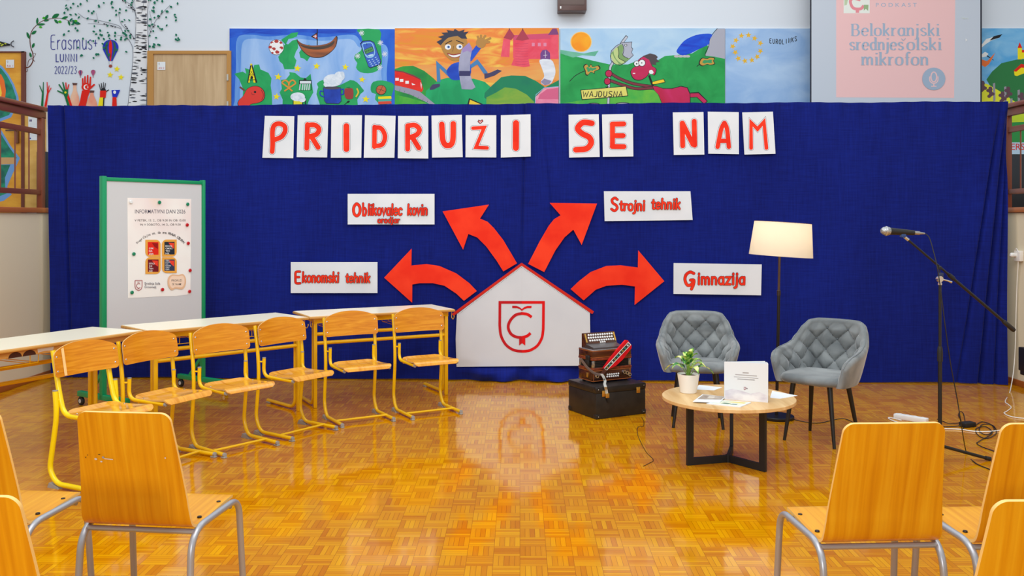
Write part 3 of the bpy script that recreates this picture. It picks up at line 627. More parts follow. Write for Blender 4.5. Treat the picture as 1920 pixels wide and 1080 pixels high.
# raised hands and vases
def hand(x, base, wrist, top, col, w, spread=1., col2=None):
    p.stroke([(x-8, base), (x, wrist)], w, col); p.ell(x+2, wrist-14, w*.8, w*.9, col)
    for k, dx in enumerate((-1., -.45, .1, .6)): p.stroke([(x+dx*w*.6, wrist-16), (x+dx*w*1.2*spread, top+(abs(dx-.05))*w*.5)], w*.28, col, taper=.3)
    p.stroke([(x+w*.5, wrist-6), (x+w*1.7*spread, wrist-w*.9)], w*.3, col, taper=.2)
SAL = mixed((230, 130, 104), (236, 190, 160), (1, 1, 1), 4, .6, name='vase_paint')
for cx, w, top, sh in ((612, 42, 684, 760), (752, 48, 745, 800)):
    p.fill([(cx-10, top), (cx+12, top), (cx+16, sh-20), (cx+w*.8, sh+30), (cx+w, 880), (cx-w, 880), (cx-w*.8, sh+30), (cx-14, sh-20)], SAL); p.fill([(cx-20, top-6), (cx+22, top-4), (cx+16, top+14), (cx-14, top+14)], mat((90, 50, 44)))
p.stroke([(345, 880), (352, 760)], 20, GRN, taper=.3)
for a in ((325, 700), (356, 672)): p.stroke([(354, 770), a], 9, GRN, taper=.3)
p.stroke([(372, 880), (392, 760)], 20, RDD, taper=.3)
for a in ((386, 672), (420, 718), (404, 700)): p.stroke([(390, 770), a], 9, RDD, taper=.3)
p.stroke([(575, 880), (545, 780)], 36, GRN); p.stroke([(588, 880), (552, 770)], 18, RDD)
for a in ((470, 742), (483, 690), (515, 672)): p.stroke([(540, 775), a], 13, GRN, taper=.2)
for a in ((540, 675), (565, 690)): p.stroke([(545, 765), a], 11, RDD, taper=.2)
p.ell(537, 757, 9, 9, YLW); p.fill([(508, 735), (560, 730), (556, 790), (528, 790)], GRN); p.ell(537, 757, 9, 9, YLW)
p.fill([(638, 880), (655, 830), (672, 740), (740, 740), (722, 790), (700, 880)], RDD); p.ell(706, 712, 38, 34, RDD)
for a in ((678, 640), (697, 624), (719, 614), (742, 628)): p.stroke([(680+(a[0]-678)*.9, 705), a], 15, RDD, taper=.25)
p.stroke([(722, 735), (776, 690)], 18, RDD, taper=.3); p.ell(706, 713, 21, 21, WHT); p.ell(712, 713, 16, 16, RDD); p.star(720, 713, 8, WHT)
hand(845, 880, 760, 672, BLK, 28); p.fill([(820, 742), (872, 742), (866, 800), (818, 800)], RDD); p.fill([(816, 798), (846, 798), (842, 880), (802, 880)], YLW)
p.fill([(922, 795), (954, 795), (958, 880), (918, 880)], RDD); p.fill([(914, 738), (985, 736), (960, 795), (922, 795)], BLU); p.ell(940, 755, 12, 14, WHT)
# birch tree
BIRW = mat((224, 226, 230), .6, spec=.2)
p.fill([(1090, 420), (1115, 330), (1108, 180), (1112, 60), (1090, -60), (1240, -60), (1210, 80), (1204, 180), (1212, 300), (1216, 400), (1205, 560), (1198, 880), (1044, 880), (1062, 720), (1080, 600)], BIRW)
for pts, w in (([(1200, 880), (1205, 560), (1216, 400), (1210, 250), (1208, 80), (1225, -30)], 5), ([(1046, 880), (1065, 720), (1084, 560), (1090, 420), (1070, 350), (1010, 270), (980, 215), (900, 190), (800, 165), (700, 150), (640, 108)], 4.5), ([(1106, 320), (1050, 255), (990, 190), (970, 100)], 4), ([(1108, 320), (1114, 180), (1100, 90), (1030, 55)], 4), ([(1120, 150), (1100, 70), (1060, 30), (1000, 0)], 4), ([(1090, 100), (1085, 40), (1110, -20)], 4), ([(990, 235), (900, 205), (720, 192)], 3.5), ([(1216, 300), (1250, 220), (1290, 150), (1395, 40)], 4), ([(1226, 250), (1240, 170), (1225, 90)], 3.5), ([(1160, 110), (1175, 40), (1180, -30)], 3.5), ([(800, 160), (790, 110)], 2.5), ([(1060, 330), (1010, 295), (960, 290)], 2.5)): p.stroke(pts, w, GRY, 4, taper=.4)
rnd = random.Random(3)
for k in range(120):
    y = rnd.uniform(-20, 870); x0 = (1110 if y < 330 else 1090-(y-400)*.09) ; x1 = 1208
    side = rnd.random() < .5; L = rnd.uniform(16, 66); x = x0+4 if side else x1-L-2
    if rnd.random() < .3: x = rnd.uniform(x0, x1-L)
    h = rnd.uniform(4, 13); p.fill([(x, y), (x+L*.5, y-h*.5), (x+L, y-1), (x+L*.8, y+h*.5), (x+L*.3, y+h*.4)], BLK if rnd.random() < .7 else GRY)
for k in range(40):
    t = rnd.random(); a, c = rnd.choice((((1000, 240), (700, 150)), ((1100, 320), (975, 130)), ((1220, 290), (1330, 100)), ((1110, 90), (1000, 0)))); x, y = a[0]+(c[0]-a[0])*t, a[1]+(c[1]-a[1])*t; p.fill([(x-6, y), (x, y-5), (x+9, y+1), (x, y+6)], BLK)
p.k += 1
DG = mat((20, 110, 84), .6, spec=.2)
for k in range(140):
    x, y = ((rnd.uniform(520, 1100), rnd.uniform(-10, 330)) if k % 5 < 3 else (rnd.uniform(1215, 1480), rnd.uniform(-10, 390))) if k < 110 else (rnd.uniform(640, 1070), rnd.uniform(240, 560))
    if x > 1500 or x < 480 or y > 480 or y < -30: continue
    leaf(x, y, rnd.uniform(17, 27), rnd.uniform(11, 18), rnd.uniform(0, 3), DG)
# fish tail at the left edge
p.fill([(-60, 345), (0, 338), (50, 352), (90, 362), (90, 376), (50, 378), (0, 386), (-60, 388)], BLK); p.stroke([(122, 336), (100, 352), (100, 374), (122, 388)], 9, mat((70, 70, 80)), 4)
for x, y in ((10, 358), (30, 366), (52, 360), (20, 374)): p.ell(x, y, 9, 5, mat((190, 200, 40)), .3)
o = p.build('wall_painting'); tag(o, 'birch tree, raised hands and hot-air balloon painted straight on white gallery wall', 'wall painting')

# ------------------------------------------------------------------ painted panels on the rear wall
ybot = yg-40
def pbm(x, y): return P(x, y, YB-.028)
def brush(c1, c2, c3=None, s=(1, 1, 3), n=3, **k): return mixed(c1, c2, s, n, .55, 5, .3, .7, dist=.8, spec=.3, name='brushed_paint', c3=c3, **k)
# panel 1: sea, countries, boat and football
m1 = zm(420, 40, 6, pbm); p = Paint(m1, BN, .00005); K = 6
SKY1 = brush((126, 170, 228), (170, 200, 238), (1, 1, 1)) if False else brush((120, 166, 226), (164, 196, 238), s=(2, 1, .6), n=2.5)
SEA = brush((18, 84, 200), (46, 108, 214), s=(1, 1, 1), n=3); GR1 = brush((16, 150, 84), (40, 172, 96), s=(1, 1, 1), n=4)
p.base([(62, 80), (1920, 88), (1920, 1200), (62, 1200)], SEA, .02, WHITE)
p.fill([(150, 190), (300, 150), (500, 170), (800, 150), (1100, 180), (1450, 150), (1560, 250), (1700, 240), (1840, 300), (1830, 600), (1850, 900), (1800, 1200), (150, 1200), (120, 900), (135, 500)], brush((76, 132, 214), (116, 166, 230), s=(2, 1, .6), n=2.5), 5)
p.fill([(210, 240), (330, 195), (500, 210), (800, 195), (1100, 220), (1420, 200), (1520, 290), (1660, 300), (1770, 380), (1770, 600), (1790, 900), (1740, 1200), (210, 1200), (180, 900), (190, 500)], SKY1, 5)
p.fill([(62, 80), (1500, 86), (1480, 130), (1200, 140), (900, 125), (560, 150), (300, 130), (62, 190)], brush((14, 60, 180), (40, 100, 216), s=(1, 1, 4), n=3))
p.fill([(610, 400), (640, 360), (660, 280), (690, 260), (640, 210), (700, 170), (760, 130), (835, 122), (820, 170), (770, 190), (725, 200), (700, 250), (720, 260), (770, 215), (830, 200), (835, 300), (810, 340), (790, 400), (815, 440), (800, 500), (790, 540), (680, 540), (660, 480), (625, 450)], GR1)
p.fill([(845, 350), (880, 300), (960, 260), (980, 380), (935, 450), (900, 420), (860, 410)], GR1)
p.fill([(1500, 90), (1750, 92), (1760, 200), (1770, 320), (1775, 480), (1720, 560), (1620, 585), (1530, 570), (1485, 520), (1500, 470), (1465, 420), (1480, 370), (1540, 330), (1560, 230), (1530, 140)], GR1, 2)
p.fill([(115, 590), (210, 565), (250, 590), (235, 525), (280, 540), (320, 560), (340, 490), (395, 485), (410, 540), (500, 580), (535, 640), (525, 720), (540, 830), (545, 1200), (200, 1200), (215, 760), (170, 650)], GR1)
p.fill([(640, 660), (700, 650), (740, 600), (735, 570), (800, 580), (860, 630), (920, 640), (975, 590), (985, 680), (1005, 800), (960, 880), (930, 960), (940, 1200), (650, 1200), (660, 880), (625, 800), (650, 760)], GR1)
p.fill([(1040, 820), (1060, 740), (1045, 700), (1110, 660), (1200, 690), (1300, 720), (1420, 660), (1500, 690), (1560, 760), (1570, 790), (1500, 880), (1490, 1200), (1120, 1200), (1080, 940)], GR1, 2)
p.fill([(1650, 740), (1680, 680), (1780, 665), (1880, 690), (1915, 730), (1890, 820), (1870, 870), (1800, 960), (1700, 880), (1710, 820), (1660, 800)], GR1, 2)
# football
p.ell(590, 292, 86, 88, BLK); p.ell(590, 292, 81, 83, WHT)
RDB = mat((176, 40, 34), .55)
for a, b_, r in ((520, 290, 22), (590, 225, 26), (645, 300, 24), (600, 345, 26), (560, 310, 24), (540, 240, 18), (640, 240, 18), (545, 355, 14), (590, 285, 12)): p.ell(a, b_, r, r*.8, RDB, n=6)
for a, b_, r in ((553, 258, 22), (598, 288, 22), (625, 320, 26), (540, 325, 18)): p.ell(a, b_, r, r*.8, WHT, .5, n=6)
# boat
BT = mixed((60, 30, 18), (178, 92, 34), (1, 1, 8), 1.2, .5, 3, .35, .65, name='boat_paint')
boat = [(818, 205), (870, 245), (960, 270), (1060, 270), (1160, 250), (1220, 215), (1262, 165), (1278, 190), (1260, 280), (1200, 350), (1120, 400), (1040, 412), (960, 395), (890, 340), (845, 275)]
p.fill(boat, BLK, 3); p.fill([(1048+(x-1048)*.965, 300+(y-300)*.93) for x, y in boat], BT, 3)
p.fill([(860, 265), (960, 282), (1060, 284), (1160, 266), (1240, 220), (1225, 265), (1150, 305), (1050, 318), (950, 310), (890, 290)], mat((62, 42, 26), .5), 3)
p.stroke([(1049, 88), (1049, 268)], 11, BLK); p.fill([(978, 172), (1050, 122), (1056, 212)], BLK); p.fill([(995, 172), (1044, 140), (1048, 200)], mat((170, 30, 40), .5)); p.stroke([(1003, 168), (1044, 166)], 7, WHT); p.stroke([(1026, 150), (1026, 190)], 7, WHT)
# telephone
ph = [(1530, 250), (1560, 220), (1640, 212), (1690, 235), (1770, 450), (1755, 490), (1650, 528), (1625, 515)]
p.fill(ph, BLK); PHB = mat((20, 84, 190), .45); p.fill([(1650+(x-1650)*.93, 370+(y-370)*.95) for x, y in ph], PHB)
p.fill([(1552, 262), (1585, 240), (1650, 236), (1678, 260), (1700, 350), (1680, 400), (1630, 412), (1590, 385)], mat((140, 196, 230), .45), 2); p.fill([(1562, 268), (1590, 252), (1650, 246), (1670, 268), (1690, 348), (1672, 385), (1630, 396), (1600, 376)], PHB, 2)
p.fill([(1572, 322), (1668, 280), (1690, 335), (1592, 372)], mat((30, 40, 50))); p.fill([(1578, 325), (1664, 288), (1682, 332), (1596, 365)], mat((70, 150, 80)))
p.text('NOKIA', 1594, 356, 34, BLK, width=80, rot=-.42, bold=.02); p.fill([(1610, 385), (1650, 372), (1680, 368), (1672, 385), (1640, 394)], mat((190, 220, 240)))
p.k += 1
for r in range(4):
    for c in range(3): p.ell(1632+c*38+r*13-(c == 2)*2, 440+r*20-c*16+4*c-(c == 2)*10+(r*0), 12, 5, mat((170, 205, 235)), -.4, n=8, layer=False)
p.stroke([(1606, 245), (1608, 272)], 4, BLK)
for cx, cy in ((1548, 132), (1760, 242), (1808, 368), (1504, 390), (1752, 518)):
    p.k += 1
    for k in range(9): p.stroke([(cx+6*cos(k*.7), cy+6*sin(k*.7)), (cx+32*cos(k*.7), cy+32*sin(k*.7))], 6, mat((226, 230, 238)), layer=False)
    p.ell(cx, cy, 9, 9, mat((200, 206, 220)))
# tower
p.stroke([(308, 488), (272, 692)], 22, BLK); p.stroke([(308, 488), (364, 690)], 22, BLK); p.fill([(308, 495), (345, 640), (356, 690), (334, 690), (322, 640), (296, 640), (290, 690), (272, 690), (286, 620)], YLW); p.stroke([(280, 660), (362, 658)], 8, BLK); p.stroke([(290, 605), (340, 605)], 6, BLK); p.ell(313, 632, 15, 18, BLK); p.star(306, 485, 18, YLW); p.stroke([(300, 560), (330, 600)], 4, BLK); p.stroke([(318, 560), (290, 600)], 4, BLK)
# beret-red bean
bean = [(155, 940), (165, 890), (215, 840), (260, 760), (330, 728), (400, 735), (450, 780), (462, 840), (440, 890), (380, 920), (300, 935), (260, 990), (200, 1010)]
p.stroke([(178, 738), (235, 780)], 20, mat((110, 60, 40))); p.fill(bean, BLK, 3); p.fill([(310+(x-310)*.96, 850+(y-850)*.96) for x, y in bean], mat((222, 44, 30), .5), 3); p.stroke([(420, 770), (445, 830), (425, 885)], 7, mat((120, 20, 20)), 4); p.ell(350, 795, 14, 12, BLK); p.stroke([(310, 800), (320, 825), (345, 822)], 4, BLK, 3)
for cx, cy, r in ((610, 625, 44), (827, 530, 44), (1042, 505, 42), (1366, 515, 40), (1554, 655, 38), (1596, 876, 44), (592, 848, 42)): p.star(cx, cy, r, YLW, .12)
# pretzel
PZ_ = mat((222, 140, 40), .5); p.stroke([(770, 785), (690, 720), (655, 690), (690, 664), (725, 690), (730, 720)], 16, PZ_, 6); p.stroke([(680, 785), (770, 725), (805, 695), (775, 662), (740, 685), (730, 725)], 16, PZ_, 6); p.stroke([(690, 720), (730, 738), (775, 722)], 12, PZ_, 4)
# gate
p.rect(846, 662, 985, 775, BLK); p.rect(855, 672, 978, 700, mat((220, 224, 230))); p.rect(855, 706, 978, 772, GR1)
for x in (850, 880, 905, 930, 955): p.stroke([(x+8, 708), (x, 775)], 13, mat((200, 205, 212)))
p.fill([(890, 665), (912, 635), (936, 665)], BLK)
# beer mug
p.k += 1
FOAM = brush((200, 212, 226), (236, 240, 246), s=(1, 1, 1), n=20)
p.rect(776, 890, 888, 1100, BLK); p.rect(784, 895, 880, 1100, mat((226, 216, 30))); p.stroke([(890, 900), (918, 890), (915, 1000)], 9, BLK); p.ell(830, 850, 82, 50, FOAM); p.ell(880, 880, 40, 30, FOAM)
# pot
p.ell(1225, 665, 105, 70, FOAM); p.ell(1300, 620, 60, 55, FOAM); p.ell(1180, 710, 60, 35, FOAM); p.ell(1330, 590, 25, 25, FOAM)
p.stroke([(1118, 790), (1085, 785), (1085, 830), (1125, 850)], 12, BLU, 4); p.stroke([(1315, 770), (1345, 765), (1345, 815), (1315, 825)], 12, BLU, 4)
p.fill([(1115, 745), (1160, 735), (1270, 735), (1315, 745), (1322, 900), (1290, 930), (1150, 925), (1128, 890)], mat((20, 20, 60))); p.fill([(1120, 752), (1312, 752), (1316, 898), (1288, 924), (1152, 920), (1132, 888)], brush((18, 50, 150), (36, 80, 200), s=(2, 1, 1))); p.ell(1216, 752, 90, 14, mat((70, 60, 80)))
p.fill([(1360, 760), (1400, 755), (1450, 760), (1455, 850), (1430, 875), (1380, 872), (1358, 830)], mat((150, 40, 34)), 3); p.stroke([(1405, 755), (1408, 735)], 8, GRN); p.stroke([(1380, 742), (1425, 752)], 6, GRN)
p.stroke([(1495, 755), (1512, 800), (1485, 852)], 16, mat((226, 186, 30)), 4); p.stroke([(1330, 960), (1400, 900)], 6, BLK); p.ell(1398, 905, 18, 10, BLK, -.5)
# ball and flag
p.ell(1768, 772, 58, 55, BLK); p.ell(1768, 772, 53, 50, mat((196, 90, 40))); p.stroke([(1720, 760), (1770, 772), (1818, 790)], 4, BLK, 4); p.stroke([(1790, 722), (1765, 770), (1740, 818)], 4, BLK, 4)
for y, m in ((862, YLW), (890, mat((60, 170, 150))), (918, mat((216, 60, 30)))): p.fill([(1735, y-14), (1880, y-20), (1888, y+8), (1738, y+16)], m)
tag(p.build('painted_panel'), 'blue painted panel with boat, football, mobile phone and green countries', 'painted panel', 'painted panels along the gallery wall')

# panel 2: running boy, castle, red train
m2 = zm(730, 40, 5.818, pbm); p = Paint(m2, BN, .00005)
SUN = brush((226, 150, 40), (244, 206, 84), (236, 130, 60), s=(1, 1, 4), n=2.2); SKIN = mat((176, 124, 44), .5); BSW = brush((16, 60, 176), (30, 90, 210)); JN = mat((50, 120, 176), .5)
HG = [brush((20, 128, 60), (50, 160, 60), s=(1.5, 1, 1)), brush((10, 150, 90), (30, 180, 110), s=(1.5, 1, 1)), brush((20, 136, 84), (10, 116, 90), s=(1.5, 1, 1)), brush((90, 180, 60), (40, 160, 50), s=(1.5, 1, 1)), brush((150, 176, 60), (80, 160, 60), s=(1, 1, 2))]
p.base([(60, 75), (1850, 72), (1850, 1250), (60, 1250)], SUN, .02, WHITE)
p.fill([(60, 500), (300, 470), (1250, 500), (1850, 420), (1850, 640), (60, 640)], brush((236, 140, 70), (232, 170, 90), s=(1, 1, 3), n=2), 0)
CAS = brush((226, 60, 84), (236, 90, 110), s=(1, 1, 1), n=5); CASD = mat((166, 30, 60), .5); PUR = mat((120, 40, 110), .5)
p.fill([(1350, 150), (1750, 132), (1846, 150), (1846, 410), (1500, 412), (1350, 400)], CAS); p.fill([(1350, 150), (1750, 132), (1760, 190), (1350, 205)], mat((206, 56, 100), .5))
p.fill([(1245, 190), (1320, 195), (1310, 390), (1216, 385)], CAS); p.fill([(1372, 205), (1525, 200), (1518, 400), (1532, 490), (1470, 500), (1330, 480), (1360, 400)], CAS)
for pts in ([(1310, 78), (1368, 160), (1330, 205), (1245, 182)], [(1455, 80), (1525, 195), (1450, 212), (1378, 200)]): p.fill(pts, CASD)
p.fill([(1730, 148), (1780, 78), (1825, 78), (1848, 145)], PUR); p.stroke([(1456, 76), (1456, 100)], 6, BLK); p.stroke([(1308, 74), (1308, 95)], 6, BLK)
for x in (1570, 1636, 1698): p.rect(x-16, 235, x+16, 272, mat((222, 130, 160)))
for y in range(240, 480, 28): p.stroke([(1375, y), (1440, y+6), (1515, y)], 2.5, mat((190, 40, 90)))
p.fill([(1648, 418), (1648, 350), (1670, 315), (1715, 308), (1752, 345), (1755, 414)], mat((106, 54, 130))); p.stroke([(1702, 320), (1702, 400)], 4, WHT); p.stroke([(1680, 370), (1722, 368)], 4, WHT)
p.fill([(1640, 420), (1760, 418), (1800, 480), (1812, 560), (1790, 630), (1760, 680), (1690, 695), (1650, 660), (1690, 600), (1660, 500)], brush((196, 200, 212), (236, 238, 244), s=(1, 1, 5)), 3); p.fill([(1650, 660), (1690, 625), (1770, 650), (1745, 685), (1695, 698)], mat((140, 130, 160)))
# hills
p.fill([(60, 520), (150, 490), (260, 485), (380, 540), (480, 620), (560, 700), (560, 1250), (60, 1250)], HG[0], 0)
p.fill([(400, 760), (540, 640), (640, 615), (760, 640), (920, 625), (1040, 660), (1110, 720), (1110, 1250), (350, 1250)], HG[1])
p.fill([(1040, 780), (1120, 700), (1220, 610), (1330, 590), (1480, 595), (1600, 650), (1700, 720), (1850, 640), (1850, 1250), (1000, 1250)], HG[2])
p.fill([(520, 1250), (540, 870), (640, 780), (760, 750), (900, 760), (1000, 800), (1080, 870), (1100, 1250)], HG[1]); p.fill([(1050, 1250), (1060, 830), (1160, 780), (1260, 720), (1380, 735), (1500, 800), (1580, 880), (1600, 1250)], HG[4])
p.fill([(60, 800), (200, 830), (380, 880), (480, 940), (480, 1250), (60, 1250)], HG[3])
# train and wall
p.fill([(60, 700), (180, 720), (330, 765), (500, 905), (440, 905), (400, 880), (230, 800), (60, 750)], mat((150, 146, 166)))
for k in range(7): x = 120+k*50; p.stroke([(x, 735+k*22), (x-16, 775+k*20)], 3, mat((60, 60, 76)))
TR = brush((222, 20, 20), (236, 50, 30), s=(1, 1, 2)); p.fill([(60, 540), (150, 550), (270, 590), (340, 630), (370, 740), (355, 772), (250, 740), (60, 695)], TR, 0); p.fill([(60, 533), (150, 545), (270, 588), (345, 630), (340, 640), (260, 602), (150, 558), (60, 545)], mat((120, 30, 40)))
for x, y in ((86, 632), (135, 645), (195, 665)): p.rect(x-20, y-15, x+18, y+16, WHT)
p.fill([(243, 672), (285, 692), (250, 696)], WHT); p.fill([(338, 660), (356, 690), (350, 740), (340, 700)], mat((240, 180, 180)))
# boy
p.fill([(1040, 560), (1010, 500), (965, 440), (950, 430), (880, 480), (880, 520), (960, 470), (1030, 575)], JN); p.stroke([(880, 500), (958, 436), (1060, 570)], 34, JN)
p.stroke([(660, 590), (530, 470), (540, 660)], 40, JN); p.fill([(1035, 570), (1090, 565), (1180, 525), (1228, 540), (1150, 590), (1040, 628)], mat((50, 44, 90)), 0); p.fill([(440, 730), (470, 690), (552, 680), (552, 710), (480, 745), (445, 750)], mat((50, 44, 90)))
p.fill([(625, 540), (680, 470), (780, 440), (880, 450), (880, 600), (760, 640), (680, 635), (640, 590)], BSW, 3)
p.fill([(880, 350), (950, 260), (1000, 295), (900, 430), (870, 440)], BSW); p.ell(1000, 235, 55, 58, SKIN)
for a in ((960, 160), (1000, 145), (1050, 150), (1110, 180), (1100, 225)): p.stroke([(1000, 235), a], 30, SKIN, taper=.25)
p.fill([(560, 230), (620, 170), (720, 150), (830, 180), (850, 260), (835, 350), (780, 420), (690, 430), (620, 380), (575, 310)], SKIN, 3)
HR = mat((40, 42, 66), .6); hair = [(515, 225), (580, 190), (530, 170), (600, 150), (565, 125), (640, 120), (625, 95), (700, 105), (715, 82), (760, 110), (820, 90), (810, 120), (865, 112), (830, 150), (850, 190), (790, 190), (745, 160), (700, 165), (640, 180), (600, 215), (560, 262)]
p.fill(hair, HR)
for x, y in ((640, 280), (765, 278)): p.ell(x, y, 34, 29, WHT); p.ell(x+6, y, 15, 14, mat((70, 120, 190))); p.ell(x+6, y, 6, 7, BLK)
p.stroke([(610, 250), (650, 225), (685, 212)], 9, BLK, 3); p.stroke([(728, 208), (770, 225), (808, 242)], 9, BLK, 3); p.stroke([(702, 270), (695, 310), (686, 330)], 5, mat((110, 70, 30)), 3)
p.fill([(630, 345), (700, 360), (790, 345), (760, 390), (700, 400), (655, 380)], mat((150, 40, 30)), 3); p.fill([(645, 360), (700, 372), (780, 358), (750, 385), (700, 392), (662, 378)], WHT, 3)
# pencil-shaped tower in front
GT = brush((150, 150, 176), (178, 176, 200), s=(2, 1, 1)); p.fill([(870, 232), (905, 300), (885, 400), (880, 560), (900, 640), (940, 720), (900, 745), (790, 740), (770, 640), (755, 520), (765, 400), (790, 310)], GT); p.fill([(870, 232), (905, 300), (895, 345), (850, 320), (800, 345), (795, 300)], mat((156, 130, 186))); p.rect(762, 542, 884, 596, mat((36, 30, 90)))
p.fill([(845, 930), (870, 838), (1060, 920), (1060, 1000)], BLK); p.fill([(862, 930), (880, 855), (1030, 920), (1040, 1000)], mat((240, 200, 30)))
# pink tower lower right
PK = brush((226, 110, 150), (240, 160, 180)); p.fill([(1590, 1250), (1590, 830), (1690, 730), (1846, 715), (1846, 1250)], PK); p.fill([(1640, 800), (1720, 740), (1846, 725), (1846, 850), (1620, 850)], mat((214, 90, 130))); p.stroke([(1590, 900), (1600, 800), (1690, 725), (1846, 712)], 6, mat((150, 190, 226)))
tag(p.build('painted_panel'), 'orange painted panel with running boy in blue, pink castle and red train', 'painted panel', 'painted panels along the gallery wall')

# panel 3: green meadow, red horse-like figure with fish, road sign
m3 = zm(1040, 40, 5.818, pbm); p = Paint(m3, BN, .00005)
MEA = brush((20, 140, 66), (40, 168, 84), s=(1, 1, 1), n=4); SK3 = brush((164, 200, 232), (186, 214, 236), s=(1, 1, 2)); LG3 = brush((110, 190, 60), (60, 172, 70), s=(1, 1, 1), n=5)
p.base([(62, 78), (1858, 75), (1858, 1250), (62, 1250)], SK3, .02, WHITE)
p.fill([(62, 340), (120, 370), (260, 390), (420, 430), (600, 470), (800, 470), (900, 430), (1100, 440), (1200, 380), (1300, 370), (1500, 350), (1660, 250), (1720, 350), (1858, 400), (1858, 1250), (62, 1250)], MEA)
p.fill([(62, 310), (180, 330), (320, 350), (480, 320), (440, 380), (300, 370), (200, 395), (62, 350)], brush((120, 190, 160), (90, 170, 140))); p.k += 1
p.fill([(62, 1250), (62, 900), (300, 860), (560, 840), (800, 740), (1000, 740), (1110, 760), (1180, 900), (1200, 1250)], LG3)
p.fill([(1775, 78), (1858, 78), (1858, 410), (1740, 385), (1640, 375), (1670, 310), (1690, 200)], mat((168, 168, 182), .5)); p.stroke([(1775, 78), (1730, 130), (1690, 200), (1680, 270), (1642, 350), (1645, 380)], 7, BLK, 3)
p.fill([(1330, 320), (1370, 260), (1430, 200), (1540, 150), (1650, 135), (1720, 145), (1690, 200), (1680, 250), (1560, 310), (1480, 350), (1400, 372), (1345, 350)], brush((10, 50, 190), (20, 90, 220), s=(1, 1, 3), n=5), 3)
for x in (1330, 1375, 1420, 1450): p.ell(x, 375+(x % 3)*6, 28, 14, mat((190, 180, 184)))
p.ell(288, 224, 118, 112, mat((240, 200, 120))); p.ell(288, 224, 108, 104, brush((244, 140, 10), (250, 176, 30), s=(1, 1, 1), n=5))
def oak(pts, stem):
    p.stroke(stem, 7, BLK, 4); p.fill(pts, BLK, 3); cx = sum(a for a, _ in pts)/len(pts); cy = sum(c for _, c in pts)/len(pts)
    p.fill([(cx+(a-cx)*.88, cy+(c-cy)*.85) for a, c in pts], mat((196, 150, 50)), 3); p.fill([(cx+(a-cx)*.6, cy+(c-cy)*.42) for a, c in pts], mat((40, 150, 90)), 3)
oak([(330, 540), (312, 490), (345, 462), (372, 500), (395, 465), (420, 495), (480, 480), (498, 520), (440, 545), (435, 572), (395, 555), (360, 592), (335, 580)], [(163, 655), (230, 590), (330, 540), (420, 515)])
oak([(1570, 460), (1600, 400), (1660, 405), (1700, 390), (1750, 400), (1735, 430), (1750, 465), (1700, 480), (1660, 470), (1610, 490)], [(1550, 492), (1600, 460), (1720, 430)])
# lance with fish-shaped shield
p.stroke([(585, 900), (600, 540), (640, 440), (720, 260), (790, 160)], 32, BLK, 4); p.stroke([(585, 900), (600, 540), (640, 440), (720, 260), (788, 166)], 22, mat((190, 192, 204)), 4)
fish = [(605, 380), (615, 320), (670, 265), (735, 230), (845, 222), (838, 280), (855, 300), (840, 340), (862, 370), (820, 410), (760, 460), (710, 482), (650, 465), (612, 430)]
p.fill(fish, BLK); FG = mat((120, 158, 90), .5); FL_ = mat((188, 204, 130), .5)
p.fill([(735+(x-735)*.95, 350+(y-350)*.95) for x, y in fish], mat((172, 174, 190), .5)); p.fill([(612, 380), (625, 335), (690, 275), (730, 250), (750, 300), (740, 360), (780, 400), (820, 405), (755, 455), (705, 474), (650, 458)], FG, 3)
p.fill([(615, 390), (628, 350), (650, 400), (700, 465), (650, 455)], FL_, 2); p.fill([(640, 320), (690, 285), (700, 350), (690, 390), (760, 440), (730, 460), (670, 410)], FL_, 2); p.stroke([(690, 275), (700, 350), (700, 400), (770, 440)], 6, BLK, 4); p.stroke([(740, 245), (755, 310), (745, 370), (800, 405)], 6, BLK, 4); p.ell(776, 260, 14, 14, BLK); p.ell(776, 260, 8, 8, WHT)
# red figure
MAG = brush((186, 20, 60), (206, 40, 100), s=(1, 1, 1), n=3); MGD = mat((120, 20, 40), .5)
p.stroke([(600, 560), (700, 620), (860, 680), (1080, 715)], 34, BLK, 5); p.stroke([(600, 560), (700, 620), (860, 680), (1080, 715)], 24, MGD, 5); p.stroke([(590, 640), (760, 700), (900, 735), (1080, 725)], 34, BLK, 5); p.stroke([(590, 640), (760, 700), (900, 735), (1080, 725)], 24, MGD, 5)
p.ell(590, 570, 40, 42, BLK); p.ell(590, 570, 33, 35, MAG); p.ell(575, 655, 38, 40, BLK); p.ell(575, 655, 31, 33, MAG)
body = [(1060, 700), (1110, 705), (1180, 730), (1280, 730), (1380, 705), (1450, 720), (1480, 790), (1485, 1000), (1440, 1250), (1200, 1250), (1170, 900), (1130, 800), (1080, 745)]
p.fill(body, BLK); p.fill([(1290+(x-1290)*.96, 900+(y-900)*.96) for x, y in body], MAG)
p.stroke([(1480, 805), (1560, 800), (1650, 890)], 56, BLK); p.stroke([(1480, 808), (1560, 805), (1645, 885)], 40, MAG)
p.stroke([(1030, 590), (1050, 650), (1070, 700)], 22, BLK, 3)
head = [(825, 560), (850, 510), (900, 480), (905, 430), (950, 390), (1020, 360), (1070, 400), (1060, 480), (1110, 520), (1090, 590), (1040, 560), (1000, 610), (930, 645), (860, 630)]
p.fill(head, BLK, 3); p.fill([(960+(x-960)*.95, 510+(y-510)*.95) for x, y in head], MAG, 3); p.fill([(960, 380), (1040, 350), (1100, 365), (1125, 390), (1110, 410), (1145, 440), (1100, 450), (1110, 475), (1050, 470), (1030, 420)], mat((70, 56, 60)), 0)
